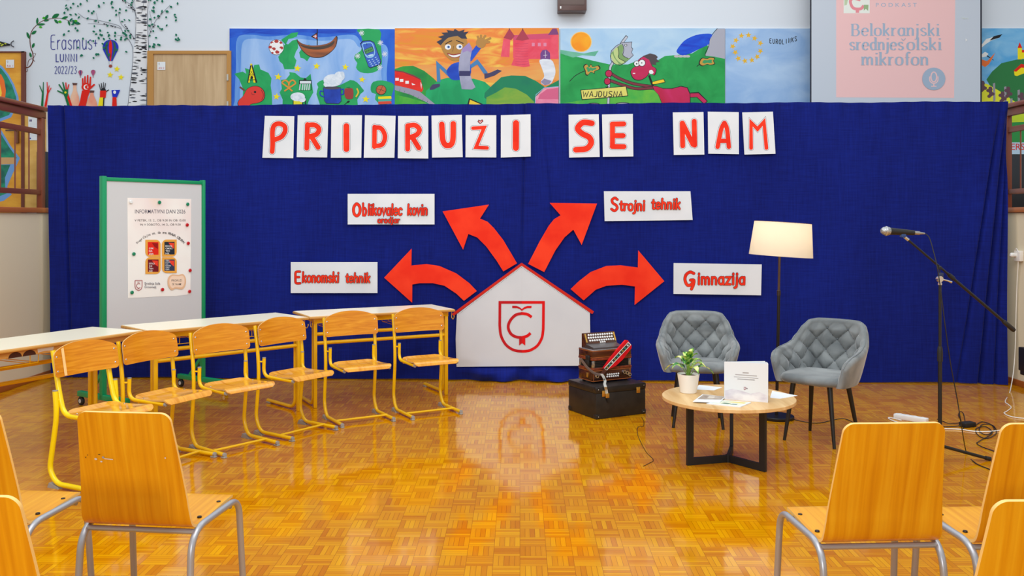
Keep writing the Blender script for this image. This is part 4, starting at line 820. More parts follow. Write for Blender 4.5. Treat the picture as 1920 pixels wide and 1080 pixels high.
p.ell(895, 462, 34, 34, BLK); p.ell(895, 462, 28, 28, WHT); p.ell(895, 464, 8, 8, BLK); p.ell(952, 454, 40, 40, BLK); p.ell(952, 454, 34, 34, WHT); p.ell(950, 454, 7, 7, BLK); p.stroke([(852, 568), (878, 568)], 9, WHT); p.fill([(1030, 540), (1060, 530), (1080, 560), (1060, 575), (1035, 570)], WHT, 2)
p.fill([(1060, 660), (1190, 625), (1208, 665), (1100, 690), (1062, 692)], BLK); p.fill([(1068, 662), (1185, 632), (1200, 662), (1100, 684), (1068, 686)], mat((246, 206, 20)))
# road sign
sg = [(280, 748), (780, 705), (802, 815), (296, 858)]
p.fill(sg, BLK); p.fill([(288, 754), (774, 712), (794, 810), (302, 850)], mat((226, 214, 100), .5)); p.outlined(glyphs('WAJDUSNA', 302, 750, 824, 40, .1), 9, BLK, line=0); p.stroke([(556, 712), (570, 724), (586, 710)], 7, BLK)
p.k += 1
a0 = len(p.bm.faces)
p.ell(425, 915, 80, 26, BLK); p.ell(425, 918, 74, 22, mat((120, 110, 140))); p.ell(745, 910, 85, 28, BLK); p.ell(745, 913, 78, 24, mat((150, 150, 164)))
tag(p.build('painted_panel'), 'green painted panel with red long-armed figure, sun and yellow WAJDUSNA road sign', 'painted panel', 'painted panels along the gallery wall')

# panel 4: sky with ring of stars
m4 = zm(1340, 0, 3.3103, pbm); p = Paint(m4, BN, .00005)
p.base([(66, 177), (640, 177), (640, 900), (66, 900)], brush((132, 172, 222), (176, 204, 236), s=(1, 1, 1.5), n=2), .02, WHITE)
p.k += 1
for k, (x, y) in enumerate(((210, 218), (166, 222), (248, 238), (132, 250), (283, 268), (112, 288), (283, 317), (128, 325), (264, 352), (147, 363), (187, 378), (231, 373))): p.star(x, y, 20, mat((226, 176, 20), .5), .1*k)
p.k += 1
for k, ch_ in enumerate('EUROLINKS'):
    x = 348+k*19.5; y = 262+11*sin(k/8*pi)-k*1.6; c = cos(0); 
    p.outlined(glyphs(ch_, x-(4 if ch_ == 'I' else 8), x+(4 if ch_ == 'I' else 9), y+6, 19), 4.2, mat((20, 34, 40)), line=0, smooth=4)
tag(p.build('painted_panel'), 'pale blue painted panel with ring of twelve yellow stars and word EUROLINKS', 'painted panel', 'painted panels along the gallery wall')

# panel 5, right of the screen: stork, hill, church
m5 = zm(1820, 30, 2.77, pbm); p = Paint(m5, BN, .00005)
p.base([(56, 64), (420, 64), (420, 660), (56, 660)], brush((70, 160, 220), (140, 196, 232), s=(1, 1, 2), n=3), .02, WHITE)
p.fill([(82, 330), (110, 290), (160, 245), (240, 226), (420, 215), (420, 500), (180, 500), (110, 380)], mat((16, 116, 50), .5)); p.fill([(56, 345), (90, 355), (150, 390), (230, 445), (260, 500), (420, 560), (420, 580), (56, 580)], mat((226, 226, 30), .5)); p.fill([(180, 490), (420, 490), (420, 545), (180, 560)], brush((150, 200, 40), (210, 224, 50))); p.fill([(150, 555), (420, 545), (420, 660), (150, 660)], mat((30, 140, 60)))
p.fill([(56, 150), (80, 120), (130, 105), (165, 94), (150, 112), (110, 126), (80, 145), (56, 165)], WHT); p.fill([(98, 128), (120, 105), (165, 94), (150, 112)], BLK); p.fill([(56, 200), (75, 186), (92, 196), (84, 210), (56, 215)], WHT); p.stroke([(84, 206), (120, 230)], 6, BLK, taper=.6); p.fill([(56, 225), (85, 235), (128, 190), (110, 225), (95, 250), (75, 265), (56, 255)], mat((232, 110, 30)))
p.rect(244, 160, 266, 225, YLW); p.rect(264, 190, 290, 222, YLW); p.fill([(244, 166), (254, 136), (268, 166)], RDD); p.rect(266, 176, 290, 190, RDD); p.fill([(225, 290), (240, 270), (262, 262), (290, 262), (285, 295), (240, 312), (228, 308)], YLW); p.fill([(222, 285), (262, 248), (290, 256), (285, 270), (262, 268), (236, 290)], RDD)
for x, y in ((122, 350), (180, 368), (212, 430), (250, 385)):
    p.fill([(x-7, y), (x+5, y-3), (x+7, y+90), (x-5, y+94)], mat((150, 146, 156)))
GP = mat((92, 56, 70), .5)
for x, y in ((102, 395), (165, 420), (195, 395), (265, 425), (62, 365)):
    for k in range(8): p.ell(x+13*cos(k*1.3)*(k % 3)/2, y-20+k*6, 10, 9, GP, n=8)
tag(p.build('painted_panel'), 'painted panel with stork, green hill, vineyard and small church right of the screen', 'painted panel', 'painted panels along the gallery wall')
p = Paint(lambda x, y: P(x, y, YB-.05), BN); p.base(pq(0, 1893, 267, 1950, 290), mat((190, 214, 230), .5), .01)
p.text('ERSI', 1896, 281, 17, mat((216, 40, 36)), bold=.03); p.text('POR', 1896, 296, 15, mat((216, 40, 36)), bold=.03) if False else None
tag(p.build('wall_banner'), 'pale blue banner with red capital letters behind the right railing', 'banner')
b = MB(); wbox(b, 1893, 289, 1990, yg, YB-.5, YB-.06, mat((24, 26, 32), .35), .01); tag(b.build('dark_cupboard', recentre=True), 'dark cupboard under the red lettered banner behind right railing', 'cupboard')

# projection screen
YS = 11.3
def ps(x, y): return P(x, y, YS)
sc_ = thing('projection_screen', 'pulled-down projection screen showing pink podcast slide', 'projection screen', ps(1679, 195))
SCR = mat((196, 204, 216), .6, spec=.2, name='screen_fabric')
def sp_(o): o.location = Vector(o.location)-Vector(sc_.location); o.parent = sc_; return o
p = Paint(ps, BN, .0003); p.base(pq(0, 1519, -120, 1841, 195.5), mat((26, 26, 44), .5), .004); p.rect(1521.5, -116, 1838, 193.4, SCR); sp_(p.build('screen_sheet'))
p = Paint(lambda x, y: ps(x, y)+BN*.0012, BN, .00004); PNK = mat((238, 194, 194), .6, spec=.2); SLT = mat((160, 178, 200), .6, spec=.2)  # projected light of the slide is painted as plain surface colours
zf = lambda x, y: (1340+x/3.3103, y/3.3103)
p.base([zf(754, -80), zf(1494, -80), zf(1486, 608), zf(754, 604)], PNK, .0008)
p2 = p.mp; p.mp = lambda x, y: p2(*zf(x, y))
p.fill([(800, -70), (962, -70), (962, 82), (800, 82)], mat((232, 236, 228))); p.stroke([(905, 0), (860, -10), (842, 10), (860, 50), (905, 55), (925, 35)], 18, mat((232, 140, 150)), 5); p.stroke([(886, 50), (886, 80)], 22, mat((232, 140, 150))); p.fill([(925, 30), (955, 30), (952, 68), (938, 55), (925, 66)], mat((150, 178, 130))); p.fill([(805, -60), (840, -60), (820, 30), (805, 35)], mat((190, 206, 170)))
x = 1000
p.text('P O D K A S T', 1000, 42, 34, SLT, width=254, bold=.01)
SERIF = set('kljrnfimhd')
def didone(txt, x0, x1, base, xh):
    for st, sm in glyphs(txt, x0, x1, base, xh): p.stroke(st, 13.5, SLT, 8 if sm else 0, nib=3.6, closed=sm == 2)
    tot = sum(GL[c][0] for c in txt); k = (x1-x0)/tot; xx = x0
    for c in txt:
        a, sts = GL[c]
        for sm, pts in sts:
            if not sm and abs(pts[0][0]-pts[-1][0]) < .02 and pts[-1][1] == 0:
                X = xx+pts[0][0]*k; p.stroke([(X-10, base-1), (X+12, base-1)], 3.2, SLT)
                p.stroke([(X-10, base-pts[0][1]*xh), (X, base-pts[0][1]*xh)], 3.2, SLT)
        xx += a*k
didone('Belokranjski', 848, 1402, 222, 48); didone('srednjes', 836, 1180, 310, 48); didone('olski', 1192, 1415, 310, 48); didone('mikrofon', 912, 1335, 404, 50)
p.stroke([(1158, 240), (1170, 252), (1184, 238)], 4, SLT)
p.ell(1359, 490, 72, 70, SLT); p.ell(1359, 478, 22, 34, PNK, n=20); p.ell(1359, 478, 14, 27, SLT, n=20); p.stroke([(1333, 475), (1336, 505), (1359, 518), (1382, 505), (1385, 475)], 6, PNK, 5); p.stroke([(1359, 515), (1359, 535)], 7, PNK); p.stroke([(1342, 536), (1376, 536)], 5, PNK)
p.fill([(1556, 240), (1567, 249), (1556, 258)], WHITE); p.text('Naprej', 1534, 117, 14, mat((220, 226, 214)), width=38)
sp_(p.build('slide_image'))
# dark box high on the wall
b = MB(); wbox(b, 1046, -30, 1100, 19.5, YB-.2, YB, mat((92, 66, 62), .35), .006)
o = b.build('wall_box', recentre=True); tag(o, 'dark brown speaker box mounted high on the wall between the painted panels', 'speaker box')
b = MB(); wbox(b, 1050, -25, 1096, 9, YB-.207, YB-.2, mat((104, 88, 84), .6), .002); q = b.build('grille', recentre=True); q.location -= o.location; q.parent = o
b = MB(); wbox(b, 1050, 11.5, 1052.5, 16, YB-.205, YB-.2, WHITE); q = b.build('bright_spot', recentre=True); q.location -= o.location; q.parent = o  # small white patch paints a bright LED spot and its reflection

# ------------------------------------------------------------------ railings of the gallery
def railing(x, s, lab, y0, y1):
    t = thing('railing', lab, 'railing', (x, (y0+y1)/2, GZ+.05), 0, 'brown gallery railings'); yy = (y1-y0)/2; H0 = -(GZ+.05)
    b = MB(); b.box((0, 0, 2.70+H0), (.11, 2*yy, .045), BROWN, bev=.012); b.box((0, 0, 2.64+H0), (.05, 2*yy, .07), BROWN, bev=.005); b.build('handrail', t)
    for z, w in ((2.47, .055), (1.865, .05)):
        b = MB(); b.box((0, 0, z+H0), (.035, 2*yy, w), BROWN, bev=.004); b.build('rail', t)
    for y in (yy-.05, -yy+.2, 0.2):
        b = MB(); b.box((0, y, (2.62+GZ+.05)/2+H0), (.05, .07, 2.62-GZ-.05), BROWN, bev=.004); b.build('post', t)
    y = yy-.28
    while y > -yy+.3:
        b = MB(); b.tube([(0, y, 1.87+H0), (0, y, 2.46+H0)], .007, BROWN, 6); b.build('baluster', t); y -= .25
railing(XL-.02, 1, 'brown railing with handrail and thin bars on the left gallery edge', 5.2, 9.2)
railing(XR+.02, -1, 'brown railing with handrail and thin bars on the right gallery edge', 5.2, 9.0)

# ------------------------------------------------------------------ school chairs (front = local -Y)
GLIDE = mat((158, 154, 148), .5)
def ply_back(halfw, zb, zs, zt, y0, y1, bow, th, m, me):
    def f(u, v):
        s = sin(pi/2*(2*u-1)); r = .024; dx = halfw*(1-abs(s))
        cut = r-sqrt(max(0, r*r-(r-dx)**2)) if dx < r else 0
        zlo = zb+cut; zhi = zt-(zt-zs)*abs(s)**2.3-cut
        z = zlo+(zhi-zlo)*v
        return Vector((s*halfw, y0+(y1-y0)*(z-zb)/(zt-zb)+bow*(1-s*s), z))
    b = MB(); b.sheet(f, 36, 14, th, m, me, lambda u, v: Vector((0, -1, 0))); b.surf = f; return b
def seat_mb(w_r, w_f, yr, yf, z0, th, m, me):
    def f(u, v):
        s = 2*u-1; L = yr-yf; y = yr-L*v
        w = w_r+(w_f-w_r)*v; r = .05
        d0 = v*L; d1 = (1-v)*L
        for dd, rr in ((d0, .07), (d1, .035)):
            if dd < rr: w -= (rr-sqrt(max(0, rr*rr-(rr-dd)**2)))*.9
        z = z0+.012*v-.012*sin(pi*min(1, v*1.15))*(1-.5*s*s)
        k = max(0, (v-.84)/.16); z -= .034*k*k; y += .012*k*k
        z += .012*max(0, (.14-v)/.14)
        return Vector((s*w, y, z))
    b = MB(); b.sheet(f, 18, 30, th, m, me); return b
def school_chair(kind, label, ty, ply):
    r = .0132 if kind == 'std' else .0155
    t = thing('school_chair', label, 'chair', group='yellow framed school chairs')
    for s in (-1, 1):
        x = s*.213
        b = MB()
        if kind == 'std':
            pts = fillet([(x, -.205, .022), (x, .15, .024), (x, .203, .12), (x, .168, .42), (x, .178, .60), (x, .214, .805)], [.05, .08, .1, .1, .1], 7)
        else:
            pts = fillet([(x, -.205, .024), (x, .15, .026), (x, .215, .10), (x, .15, .43), (x, .165, .575)], [.05, .09, .1, .1], 7)
        b.tube(pts, r, ty, 12); o = b.build('leg', t)
        b = MB()
        if kind == 'std':
            xx = s*.186; b.tube(fillet([(xx, .142, .565), (xx, .148, .432), (xx, -.175, .425)], .075, 8), r*.95, ty, 12)
            b.tube([(xx, .14, .54), (x, .172, .54)], .006, ty, 6); b.build('seat_support', t)
        else:
            xx = s*.184; b.tube(fillet([(xx, .222, .81), (xx, .165, .55), (xx, .125, .43), (xx, -.175, .425)], [.2, .07, .06], 8), r, ty, 12); b.tube([(xx, .15, .52), (x, .16, .52)], .008, ty, 6); b.build('back_support', t)
        b = MB(); b.lathe([(0, 0), (r*.97, 0), (r*1.02, .006), (0, .006)], GREYP, (xx, (.142 if kind == 'std' else .165) , .565), 12) if kind == 'std' else b.lathe([(0, 0), (r*1.02, 0), (r*1.05, .006), (0, .006)], GREYP, (x, .165, .575), 12)
        b.build('tube_cap', t)
        if kind == 'std':
            b = MB(); b.lathe([(0, 0), (r*1.0, 0), (r*.9, .012), (0, .014)], GREYP, (xx, -.172, .425), 12, Matrix.Rotation(radians(90), 3, 'X')); b.build('tube_cap', t)
        b = MB(); b.box((x, -.195, .005), (.028, .04, .010), GLIDE, bev=.003); b.lathe([(0, 0), (r*1.08, 0), (r*1.08, .012), (0, .014)], GLIDE, (x, -.196, .022), 12, Matrix.Rotation(radians(90), 3, 'X')); b.build('glide', t)
        b = MB(); b.prism([(x-.016, .12, .0), (x-.016, .215, .0), (x-.016, .2, .03), (x-.016, .13, .012)], .032, GLIDE, (-1, 0, 0)); b.build('glide', t)
    b = MB(); b.tube([(-.213, -.075, .03), (.213, -.075, .03)], .0085, ty, 8); b.build('crossbar', t)
    b = MB(); b.tube([(-.186, .06, .42), (.186, .06, .42)], .0085, ty, 8); b.tube([(-.186, -.12, .42), (.186, -.12, .42)], .0085, ty, 8); b.build('crossbar', t)
    b = ply_back(.226, .656, .80, .852, .148, .178, .026, -.009, ply, PLYE); sf = b.surf; bo = b.build('backrest', t, angle=50)
    for s in (-1, 1):
        for z in (.69, .775):
            b = MB(); b.sphere((s*.205, .148+.03*(z-.656)/.196+.005-.0075, z), .0075, CHROME, 10, (1, .6, 1)); b.build('rivet', bo)
    if kind != 'std':
        b = MB(); b.grid(lambda u, v: sf(.235+.04*u+.015*(1-v), .02+.95*v)+Vector((0, -.0112, 0)), 4, 14, mat((248, 206, 136), .6)); b.build('bare_strip', bo)
    sb = seat_mb(.188, .198, .125, -.222, .446, -.010, PLYS, PLYE); so = sb.build('seat', t, angle=50)
    for x_, y_ in ((-.17, .03), (.17, .03), (-.17, -.12), (.17, -.12)):
        b = MB(); b.sphere((x_, y_, .4465), .006, CHROME, 8, (1, 1, .4)); b.build('rivet', so)
    return t
CH = {1: (-2.711, 5.658, 63.6), 2: (-2.504, 6.126, 63.7), 3: (-2.146, 6.552, 50.7), 4: (-1.83, 6.988, 54.6), 5: (-1.355, 7.479, 31.1), 6: (-.831, 7.749, 29.7)}
CL = {1: 'yellow school chair with pale bare strip on backrest, nearest in its row', 2: 'yellow school chair second in row, beside the chair with the pale strip', 3: 'yellow school chair third from the left in the row before desks',
      4: 'yellow school chair fourth in row, right of the whiteboard', 5: 'yellow school chair before the left half of the farthest desk', 6: 'yellow school chair at the far end of its row, nearest the paper house'}
std = None
for k in (6, 5, 4, 3, 2):
    cx, cy, a = CH[k]; a = radians(a); loc = (cx+.26*sin(a), cy-.26*cos(a), 0)
    if std is None: std = school_chair('std', CL[k], YEL, PLYH); std.location = loc; std.rotation_euler = (0, 0, a)
    else: dup(std, loc, a, CL[k])
cx, cy, a = CH[1]; a = radians(a); o = school_chair('j', CL[1], LEM, PLYH); o.location = (cx+.26*sin(a), cy-.26*cos(a), 0); o.rotation_euler = (0, 0, a)

# ------------------------------------------------------------------ school desks (front = local -Y)
LAM = mat((250, 241, 216), .28, name='desk_laminate'); DW = mixed((196, 140, 62), (222, 170, 92), (1, 14, 14), 1.5, .4, 4, name='desk_edge')
DYE = mat((232, 178, 6), .28, name='desk_yellow')
def desk(label, holes=False):
    t = thing('school_desk', label, 'desk', group='white topped school desks'); w, d, h = 1.345, .535, .781
    b = MB(); b.box((0, 0, h-.0125), (w, d, .022), DW, bev=.008); o = b.build('desktop', t); 
    b = MB(); b.box((0, 0, h-.001), (w-.02, d-.02, .003), LAM); b.build('laminate_top', o)
    b = MB(); b.box((0, -d/2+.055, h-.045), (w-.1, .022, .042), DYE if not holes else DW, bev=.003); b.box((0, d/2-.055, h-.045), (w-.1, .022, .042), DYE, bev=.003); ap = b.build('apron', t)
    for s in (-1, 1):
        x = s*(w/2-.067)
        g = -1 if holes else 1
        b = MB(); b.box((x, g*(-d/2+.06), (h-.024)/2), (.03, .03, h-.026), DYE, bev=.004); b.build('leg', t)
        x2 = x
        b = MB(); b.tube(fillet([(x2, g*(-d/2+.11), h-.03), (x2, g*(-d/2+.11), .022), (x2, g*(d/2+.02), .022)], .09, 8), .015, DYE, 12); b.build('foot_tube', t)
        b = MB(); b.box((x2, g*(d/2-.01), .007), (.036, .06, .014), GLIDE, bev=.003); b.build('glide', t)
        b = MB(); b.box((x2, 0, h-.04), (.03, d-.14, .03), DYE, bev=.003); b.build('side_rail', t)
        hk = MB(); hk.tube(catmull([(s*(w/2-.02), -d/2+.04, h-.03), (s*(w/2-.02), -d/2+.04, h-.075), (s*(w/2-.02), -d/2+.01, h-.09), (s*(w/2-.02), -d/2-.012, h-.07), (s*(w/2-.02), -d/2-.012, h-.055)], 5), .003, DYE, 6); hk.build('bag_hook', t)
    for z in ((.585, .48) if holes else (.622, .545)):
        b = MB(); b.tube([(-w/2+.067, g*(-d/2+.075), z), (w/2-.067, g*(-d/2+.075), z)], .0155, DYE, 12); b.build('crossbar', t)
    for s in (-1, 1):
        b = MB(); c = s*.3
        for dx in (-.17, -.11, .11, .17):
            b.tube(fillet([(c+dx, -d/2+.08, h-.03), (c+dx, -d/2+.08, h-.125), (c+dx, d/2-.1, h-.125), (c+dx, d/2-.1, h-.03)], .015, 4), .003, DYE, 6)
        b.tube([(c-.17, -d/2+.08, h-.125), (c+.17, -d/2+.08, h-.125)], .003, DYE, 6); b.tube([(c-.17, d/2-.1, h-.125), (c+.17, d/2-.1, h-.125)], .003, DYE, 6); b.build('wire_basket', t)
    if holes:
        b = MB()
        for c in (-.322, -.222):
            b.prism([(c+.047*cos(k*pi/12), -d/2+.0435, h-.066+.036*sin(k*pi/12)) for k in range(13)], .002, mat((70, 30, 20), .6), (0, -1, 0))
        b.build('finger_hole', ap)
        b = MB(); b.prism([(-.165, -d/2+.043, h-.026), (-.04, -d/2+.043, h-.028), (-.05, -d/2+.043, h-.054), (-.11, -d/2+.043, h-.050), (-.16, -d/2+.043, h-.056)], .001, PAPER, (0, -1, 0)); b.build('torn_sticker', ap)
    return t
d0 = desk('white topped desk farthest back, standing beside the paper house'); d0.location = (-1.231, 8.174, 0); d0.rotation_euler = (0, 0, radians(28.4))
dup(d0, (-2.354, 7.307, 0), radians(44.9), 'white topped desk in the middle of three, right before the whiteboard')
d1 = desk('white topped desk at left wall with finger holes and torn sticker', True); d1.location = (-3.236, 6.204, 0); d1.rotation_euler = (0, 0, radians(64.5))

# ------------------------------------------------------------------ front row stacking chairs (front = local +Y, away from the viewer)
def shell_profile():
    pts = catmull([(-.082, .905), (-.045, .75), (-.012, .60), (.0, .53), (.018, .478), (.065, .458), (.16, .459), (.28, .465), (.37, .468), (.405, .462), (.425, .445)], 8)
    L = [0]
    for a, c in zip(pts, pts[1:]): L.append(L[-1]+(Vector(c)-Vector(a)).length)
    return pts, L
STK = {}
def stack_chair(label):
    t = thing('stacking_chair', label, 'chair', group='plywood stacking chairs in the front rows')
    pts = [Vector((0, y, z)) for y, z in ((-.082, .905), (-.045, .75), (-.012, .60), (.0, .53), (.018, .478), (.065, .458), (.16, .459), (.28, .465), (.37, .468), (.405, .462), (.425, .445))]
    pr = catmull(pts, 8); L = [0.]
    for a, c in zip(pr, pr[1:]): L.append(L[-1]+(c-a).length)
    T = L[-1]
    def at_(s):
        s = max(0, min(T, s))
        for i in range(len(L)-1):
            if s <= L[i+1]+1e-9:
                k = (s-L[i])/(L[i+1]-L[i]); return pr[i]*(1-k)+pr[i+1]*k
        return pr[-1]
    def f(u, v):
        s = v*T; p = at_(s); x = 2*u-1
        w = .176+.037*min(1, s/.42) if s < .42 else .213-.008*min(1, (s-.42)/.4)
        for dd, rr in ((s, .035), (T-s, .05)):
            if dd < rr: w -= rr-sqrt(max(0, rr*rr-(rr-dd)**2))
        bow = (.004+.01*min(1, s/.15))*(1-(x*w/.19)**2)*max(0, 1-s/.42)
        return Vector((x*w, p.y-bow, p.z))
    def sw(v):  # denser rows near both ends
        a, e0, e1 = .14, .04/T, .055/T
        if v < a: t_ = e0*(1-cos(v/a*pi/2))
        elif v > 1-a: t_ = 1-e1*(1-cos((1-v)/a*pi/2))
        else: t_ = e0+(1-e0-e1)*(v-a)/(1-2*a)
        return t_
    def fv(u, v): return f(u, sw(v))
    def back_at(x, z):
        lo, hi = 0., .42
        for _ in range(40):
            md = (lo+hi)/2
            if at_(md).z > z: lo = md
            else: hi = md
        q = at_(lo); k = x/.19; return Vector((x, q.y-(.004+.01*min(1, lo/.15))*(1-k*k)*max(0, 1-lo/.42)-.0128, z))
    STK['back'] = back_at
    def fn_(u, v):
        s = sw(v)*T; d = (at_(s+.004)-at_(s-.004)).normalized(); return Vector((0, -d.z, d.y))
    b = MB(); b.sheet(fv, 20, 90, .011, PLY, PALE, fn_); sh = b.build('seat_shell', t, angle=50)
    for s in (-1, 1):
        for y in (.13, .30):
            b = MB(); b.lathe([(0, .0022), (.008, .0018), (.009, -.003), (0, -.003)], mat((60, 48, 40), .4, .6), (s*.185, y, .4615 if y < .2 else .4668), 14); b.build('screw', sh)
    for s in (-1, 1):
        path = fillet([(s*.222, -.035, 0), (s*.215, .0, .449), (s*.232, .385, .458), (s*.240, .425, 0)], [.1, .075], 9)
        b = MB(); b.tube(path, (.013, .0125), STEEL, 12, flat=(1, 0, 0)); b.build('leg_frame', t)
        for y in (-.035, .425):
            b = MB(); b.lathe([(0, 0), (.015, 0), (.015, .03), (.012, .034), (0, .034)], BLACKM, (s*(.222 if y < 0 else .24), y, 0), 12); b.build('rubber_foot', t)
    b = MB(); b.tube([(-.21, .035, .437), (.21, .035, .437)], .0105, STEEL, 10); b.build('crossbar', t)
    b = MB(); b.tube([(-.225, .33, .440), (.225, .33, .440)], .0105, STEEL, 10); b.build('crossbar', t)
    return t

SCH = [((-1.397, 3.385), -6.4, 'plywood stacking chair with scratched backrest on the left, standing in front of the yellow chairs'),
       ((-2.035, 3.42), -5, 'plywood stacking chair cut by the left picture edge, behind the nearest left corner chair'),
       ((-1.415, 2.40), -4, 'plywood stacking chair in the lower left corner, only its backrest in view'),
       ((1.309, 3.215), 3.0, 'plywood stacking chair right of the coffee table, its whole clean backrest in view'),
       ((1.848, 3.21), 2.5, 'plywood stacking chair cut by the right picture edge, behind the nearest right corner chair'),
       ((1.372, 2.36), 2, 'plywood stacking chair in the lower right corner, only its backrest in view')]
s0 = None; first = None
for (x, y), r, lb in SCH:
    if s0 is None: s0 = stack_chair(lb); s0.location = (x, y, 0); s0.rotation_euler = (0, 0, radians(r)); first = s0
    else: dup(s0, (x, y, 0), radians(r), lb)
# paint scratches on the first one only
sh = [c for c in first.children if c.name.startswith('seat_shell')][0]
def bk(x, z):
    yy = -.082+(.905-z)*.22 if z > .75 else -.045+(.75-z)*.22
    return Vector((x, yy-.031, z))
p = Paint(lambda x, z: bk(x, z), (0, -1, -.2), .0003); SCRW = mat((206, 206, 214), .6); SCRB = mat((60, 36, 24), .6)
p.mp = STK['back']
for cx, cz, rx, rz, m in ((-.125, .722, .006, .004, SCRW), (-.104, .713, .005, .003, SCRW), (-.094, .730, .005, .004, mat((150, 160, 186))), (-.165, .727, .002, .003, SCRB), (-.108, .741, .005, .002, SCRB), (-.155, .737, .002, .002, SCRB), (.145, .735, .003, .003, SCRW)): p.ell(cx, cz, rx, rz, m, n=7)
p.stroke([(-.09, .726), (-.07, .725), (-.055, .724)], .003, SCRW)
q = p.build('scratch', recentre=False); q.parent = sh

# ------------------------------------------------------------------ whiteboard on castors
GREEN = mat((6, 146, 92), .35, name='green_metal')
A = radians(57.6); bl, br = Vector((-3.438, 7.656, 0)), Vector((-2.892, 8.517, 0)); bc = (bl+br)/2
wb = thing('whiteboard', 'mobile whiteboard with green frame and castors behind the desks', 'whiteboard', bc, A)
hw = .508
b = MB(); b.box((0, 0, 1.28), (2*hw-.04, .022, 1.28), mat((206, 208, 210), .3, name='board_face')); b.build('board_panel', wb)
b = MB(); 
b.box((-hw, 0, 1.02), (.042, .045, 1.88), GREEN, bev=.004); b.box((hw, 0, 1.02), (.034, .045, 1.88), GREEN, bev=.004); b.box((0, 0, 1.935), (2*hw, .04, .032), GREEN, bev=.004); b.box((0, 0, .63), (2*hw, .04, .032), GREEN, bev=.004); b.build('frame', wb)
for s in (-1, 1):
    b = MB(); b.box((s*hw, .0, .10), (.042, .68, .045), GREEN, bev=.004); b.bar((s*hw, .18, .12), (s*hw, .02, .30), .03, .02, GREEN); b.build('foot', wb)
    for y in (-.31, .31):
        b = MB(); Mx = Matrix.Rotation(radians(90), 3, 'Y'); b.lathe([(0, -.014), (.03, -.014), (.036, -.009), (.036, .009), (.03, .014), (0, .014)], BLACKM, (s*hw, y, .037), 18, Mx); b.lathe([(0, -.0155), (.018, -.0155), (.018, .0155), (0, .0155)], mat((190, 190, 190), .4), (s*hw, y, .037), 12, Mx); b.box((s*hw, y, .072), (.02, .03, .02), BLACKM); b.build('castor', wb)
BNm = Rz(A)@Vector((0, -1, 0)); B0 = bc+BNm*.0125+Vector((0, 0, 1))
def pw(x, y): return on_plane(x, y, B0, BNm)
zp = zm(220, 360, 5.14, pw); p = Paint(zp, BNm, .00008)
PST = mixed((246, 244, 238), (240, 192, 120), (1, 1, 1), 1.6, .6, 2, .5, .78, spec=.2, name='poster_paper', c3=(240, 226, 222))
p.base([(98, 55), (712, 68), (705, 985), (560, 1003), (420, 1005), (270, 1015), (103, 1022)], PST, .001, WHITE)
p.base([(98, 440), (712, 470), (705, 985), (560, 1003), (420, 1005), (270, 1015), (103, 1022)], mat((244, 243, 240), .6, spec=.2), .0004) if False else None
TXc = mat((58, 54, 78), .6); TXk = mat((46, 38, 40), .6)
p.text('INFORMATIVNI DAN 2026', 170, 206, 54, TXc, width=486, bold=.012)
p.text('V PETEK, 13. 2., OB 9.00 IN OB 15.00', 166, 284, 30, TXk, width=492, bold=.012); p.text('IN V SOBOTO, 14. 2., OB 9.00', 220, 324, 28, TXk, width=390, bold=.012)
arc = 'Prepričajte se, da smo PRAVA IZBIRA!'
for k, ch_ in enumerate(arc):
    t_ = (k+.5)/len(arc); an = radians(-50+100*t_); R = 290
    if ch_ != ' ': p.text(ch_, 418+R*sin(an), 690-10*0-R*cos(an)*1.0, 34, TXk, rot=an*.9, align='C', bold=.01)
OY = mat((236, 168, 70), .6, spec=.2)
for (x0, y0, x1, y1), flip, cc, lines, ly in (((268, 460, 415, 625), 0, (224, 40, 24), ('GIM', 'NA', 'ZIJA'), 552), ((428, 458, 570, 622), 1, (36, 44, 56), ('EKON-', 'OMSKI', 'TEH', 'NIK'), 528), ((268, 628, 415, 790), 1, (116, 24, 32), ('STRO', 'JNI', 'TEH', 'NIK'), 698), ((428, 628, 570, 780), 0, (50, 62, 88), ('OBLI', 'KOVA', 'LEC', 'KOVIN', 'ORO', 'DJAR'), 664)):
    r = 46; pts = []
    corners = [(x0, y0), (x1, y0), (x1, y1), (x0, y1)]; rd = (0, 1, 0, 1) if not flip else (1, 0, 1, 0)
    for i, (cx, cy) in enumerate(corners):
        if rd[i]:
            ox = cx+(r if i in (0, 3) else -r); oy = cy+(r if i in (0, 1) else -r); a0 = {0: pi, 1: 1.5*pi, 2: 0, 3: .5*pi}[i]
            pts += [(ox+r*cos(a0+k*pi/12), oy+r*sin(a0+k*pi/12)) for k in range(7)]
        else: pts.append((cx, cy))
    p.fill(pts, OY); p.rect(x0+23, y0+22, x1-20, y1-20, mat(cc, .6, spec=.2)); p.fill([(x0+62, y0+30), (x1-26, y0+34), (x1-26, y0+90), (x0+90, y0+70)], mat((236, 66, 44) if cc[0] != 224 else (150, 20, 20), .6, spec=.2))
    st = 26 if len(lines) < 4 else (24 if len(lines) < 5 else 17.5)
    for i, tx in enumerate(lines): p.text(tx, x0+34, ly+i*st+0, st*.95, WHITE, bold=.03)
SH = [(168, 852), (236, 852), (236, 910), (228, 935), (202, 950), (175, 935), (167, 910), (168, 852)]
DR = mat((160, 30, 44), .6); p.stroke(SH, 5, DR); p.stroke([(216, 888), (205, 880), (188, 888), (182, 905), (190, 922), (205, 926), (217, 920)], 5, DR, 4); p.stroke([(190, 868), (212, 868)], 4, DR); p.stroke([(201, 926), (201, 938)], 5, DR)
p.text('Srednja šola', 260, 892, 34, TXc, width=150); p.text('Črnomelj', 260, 926, 32, TXc, width=110)
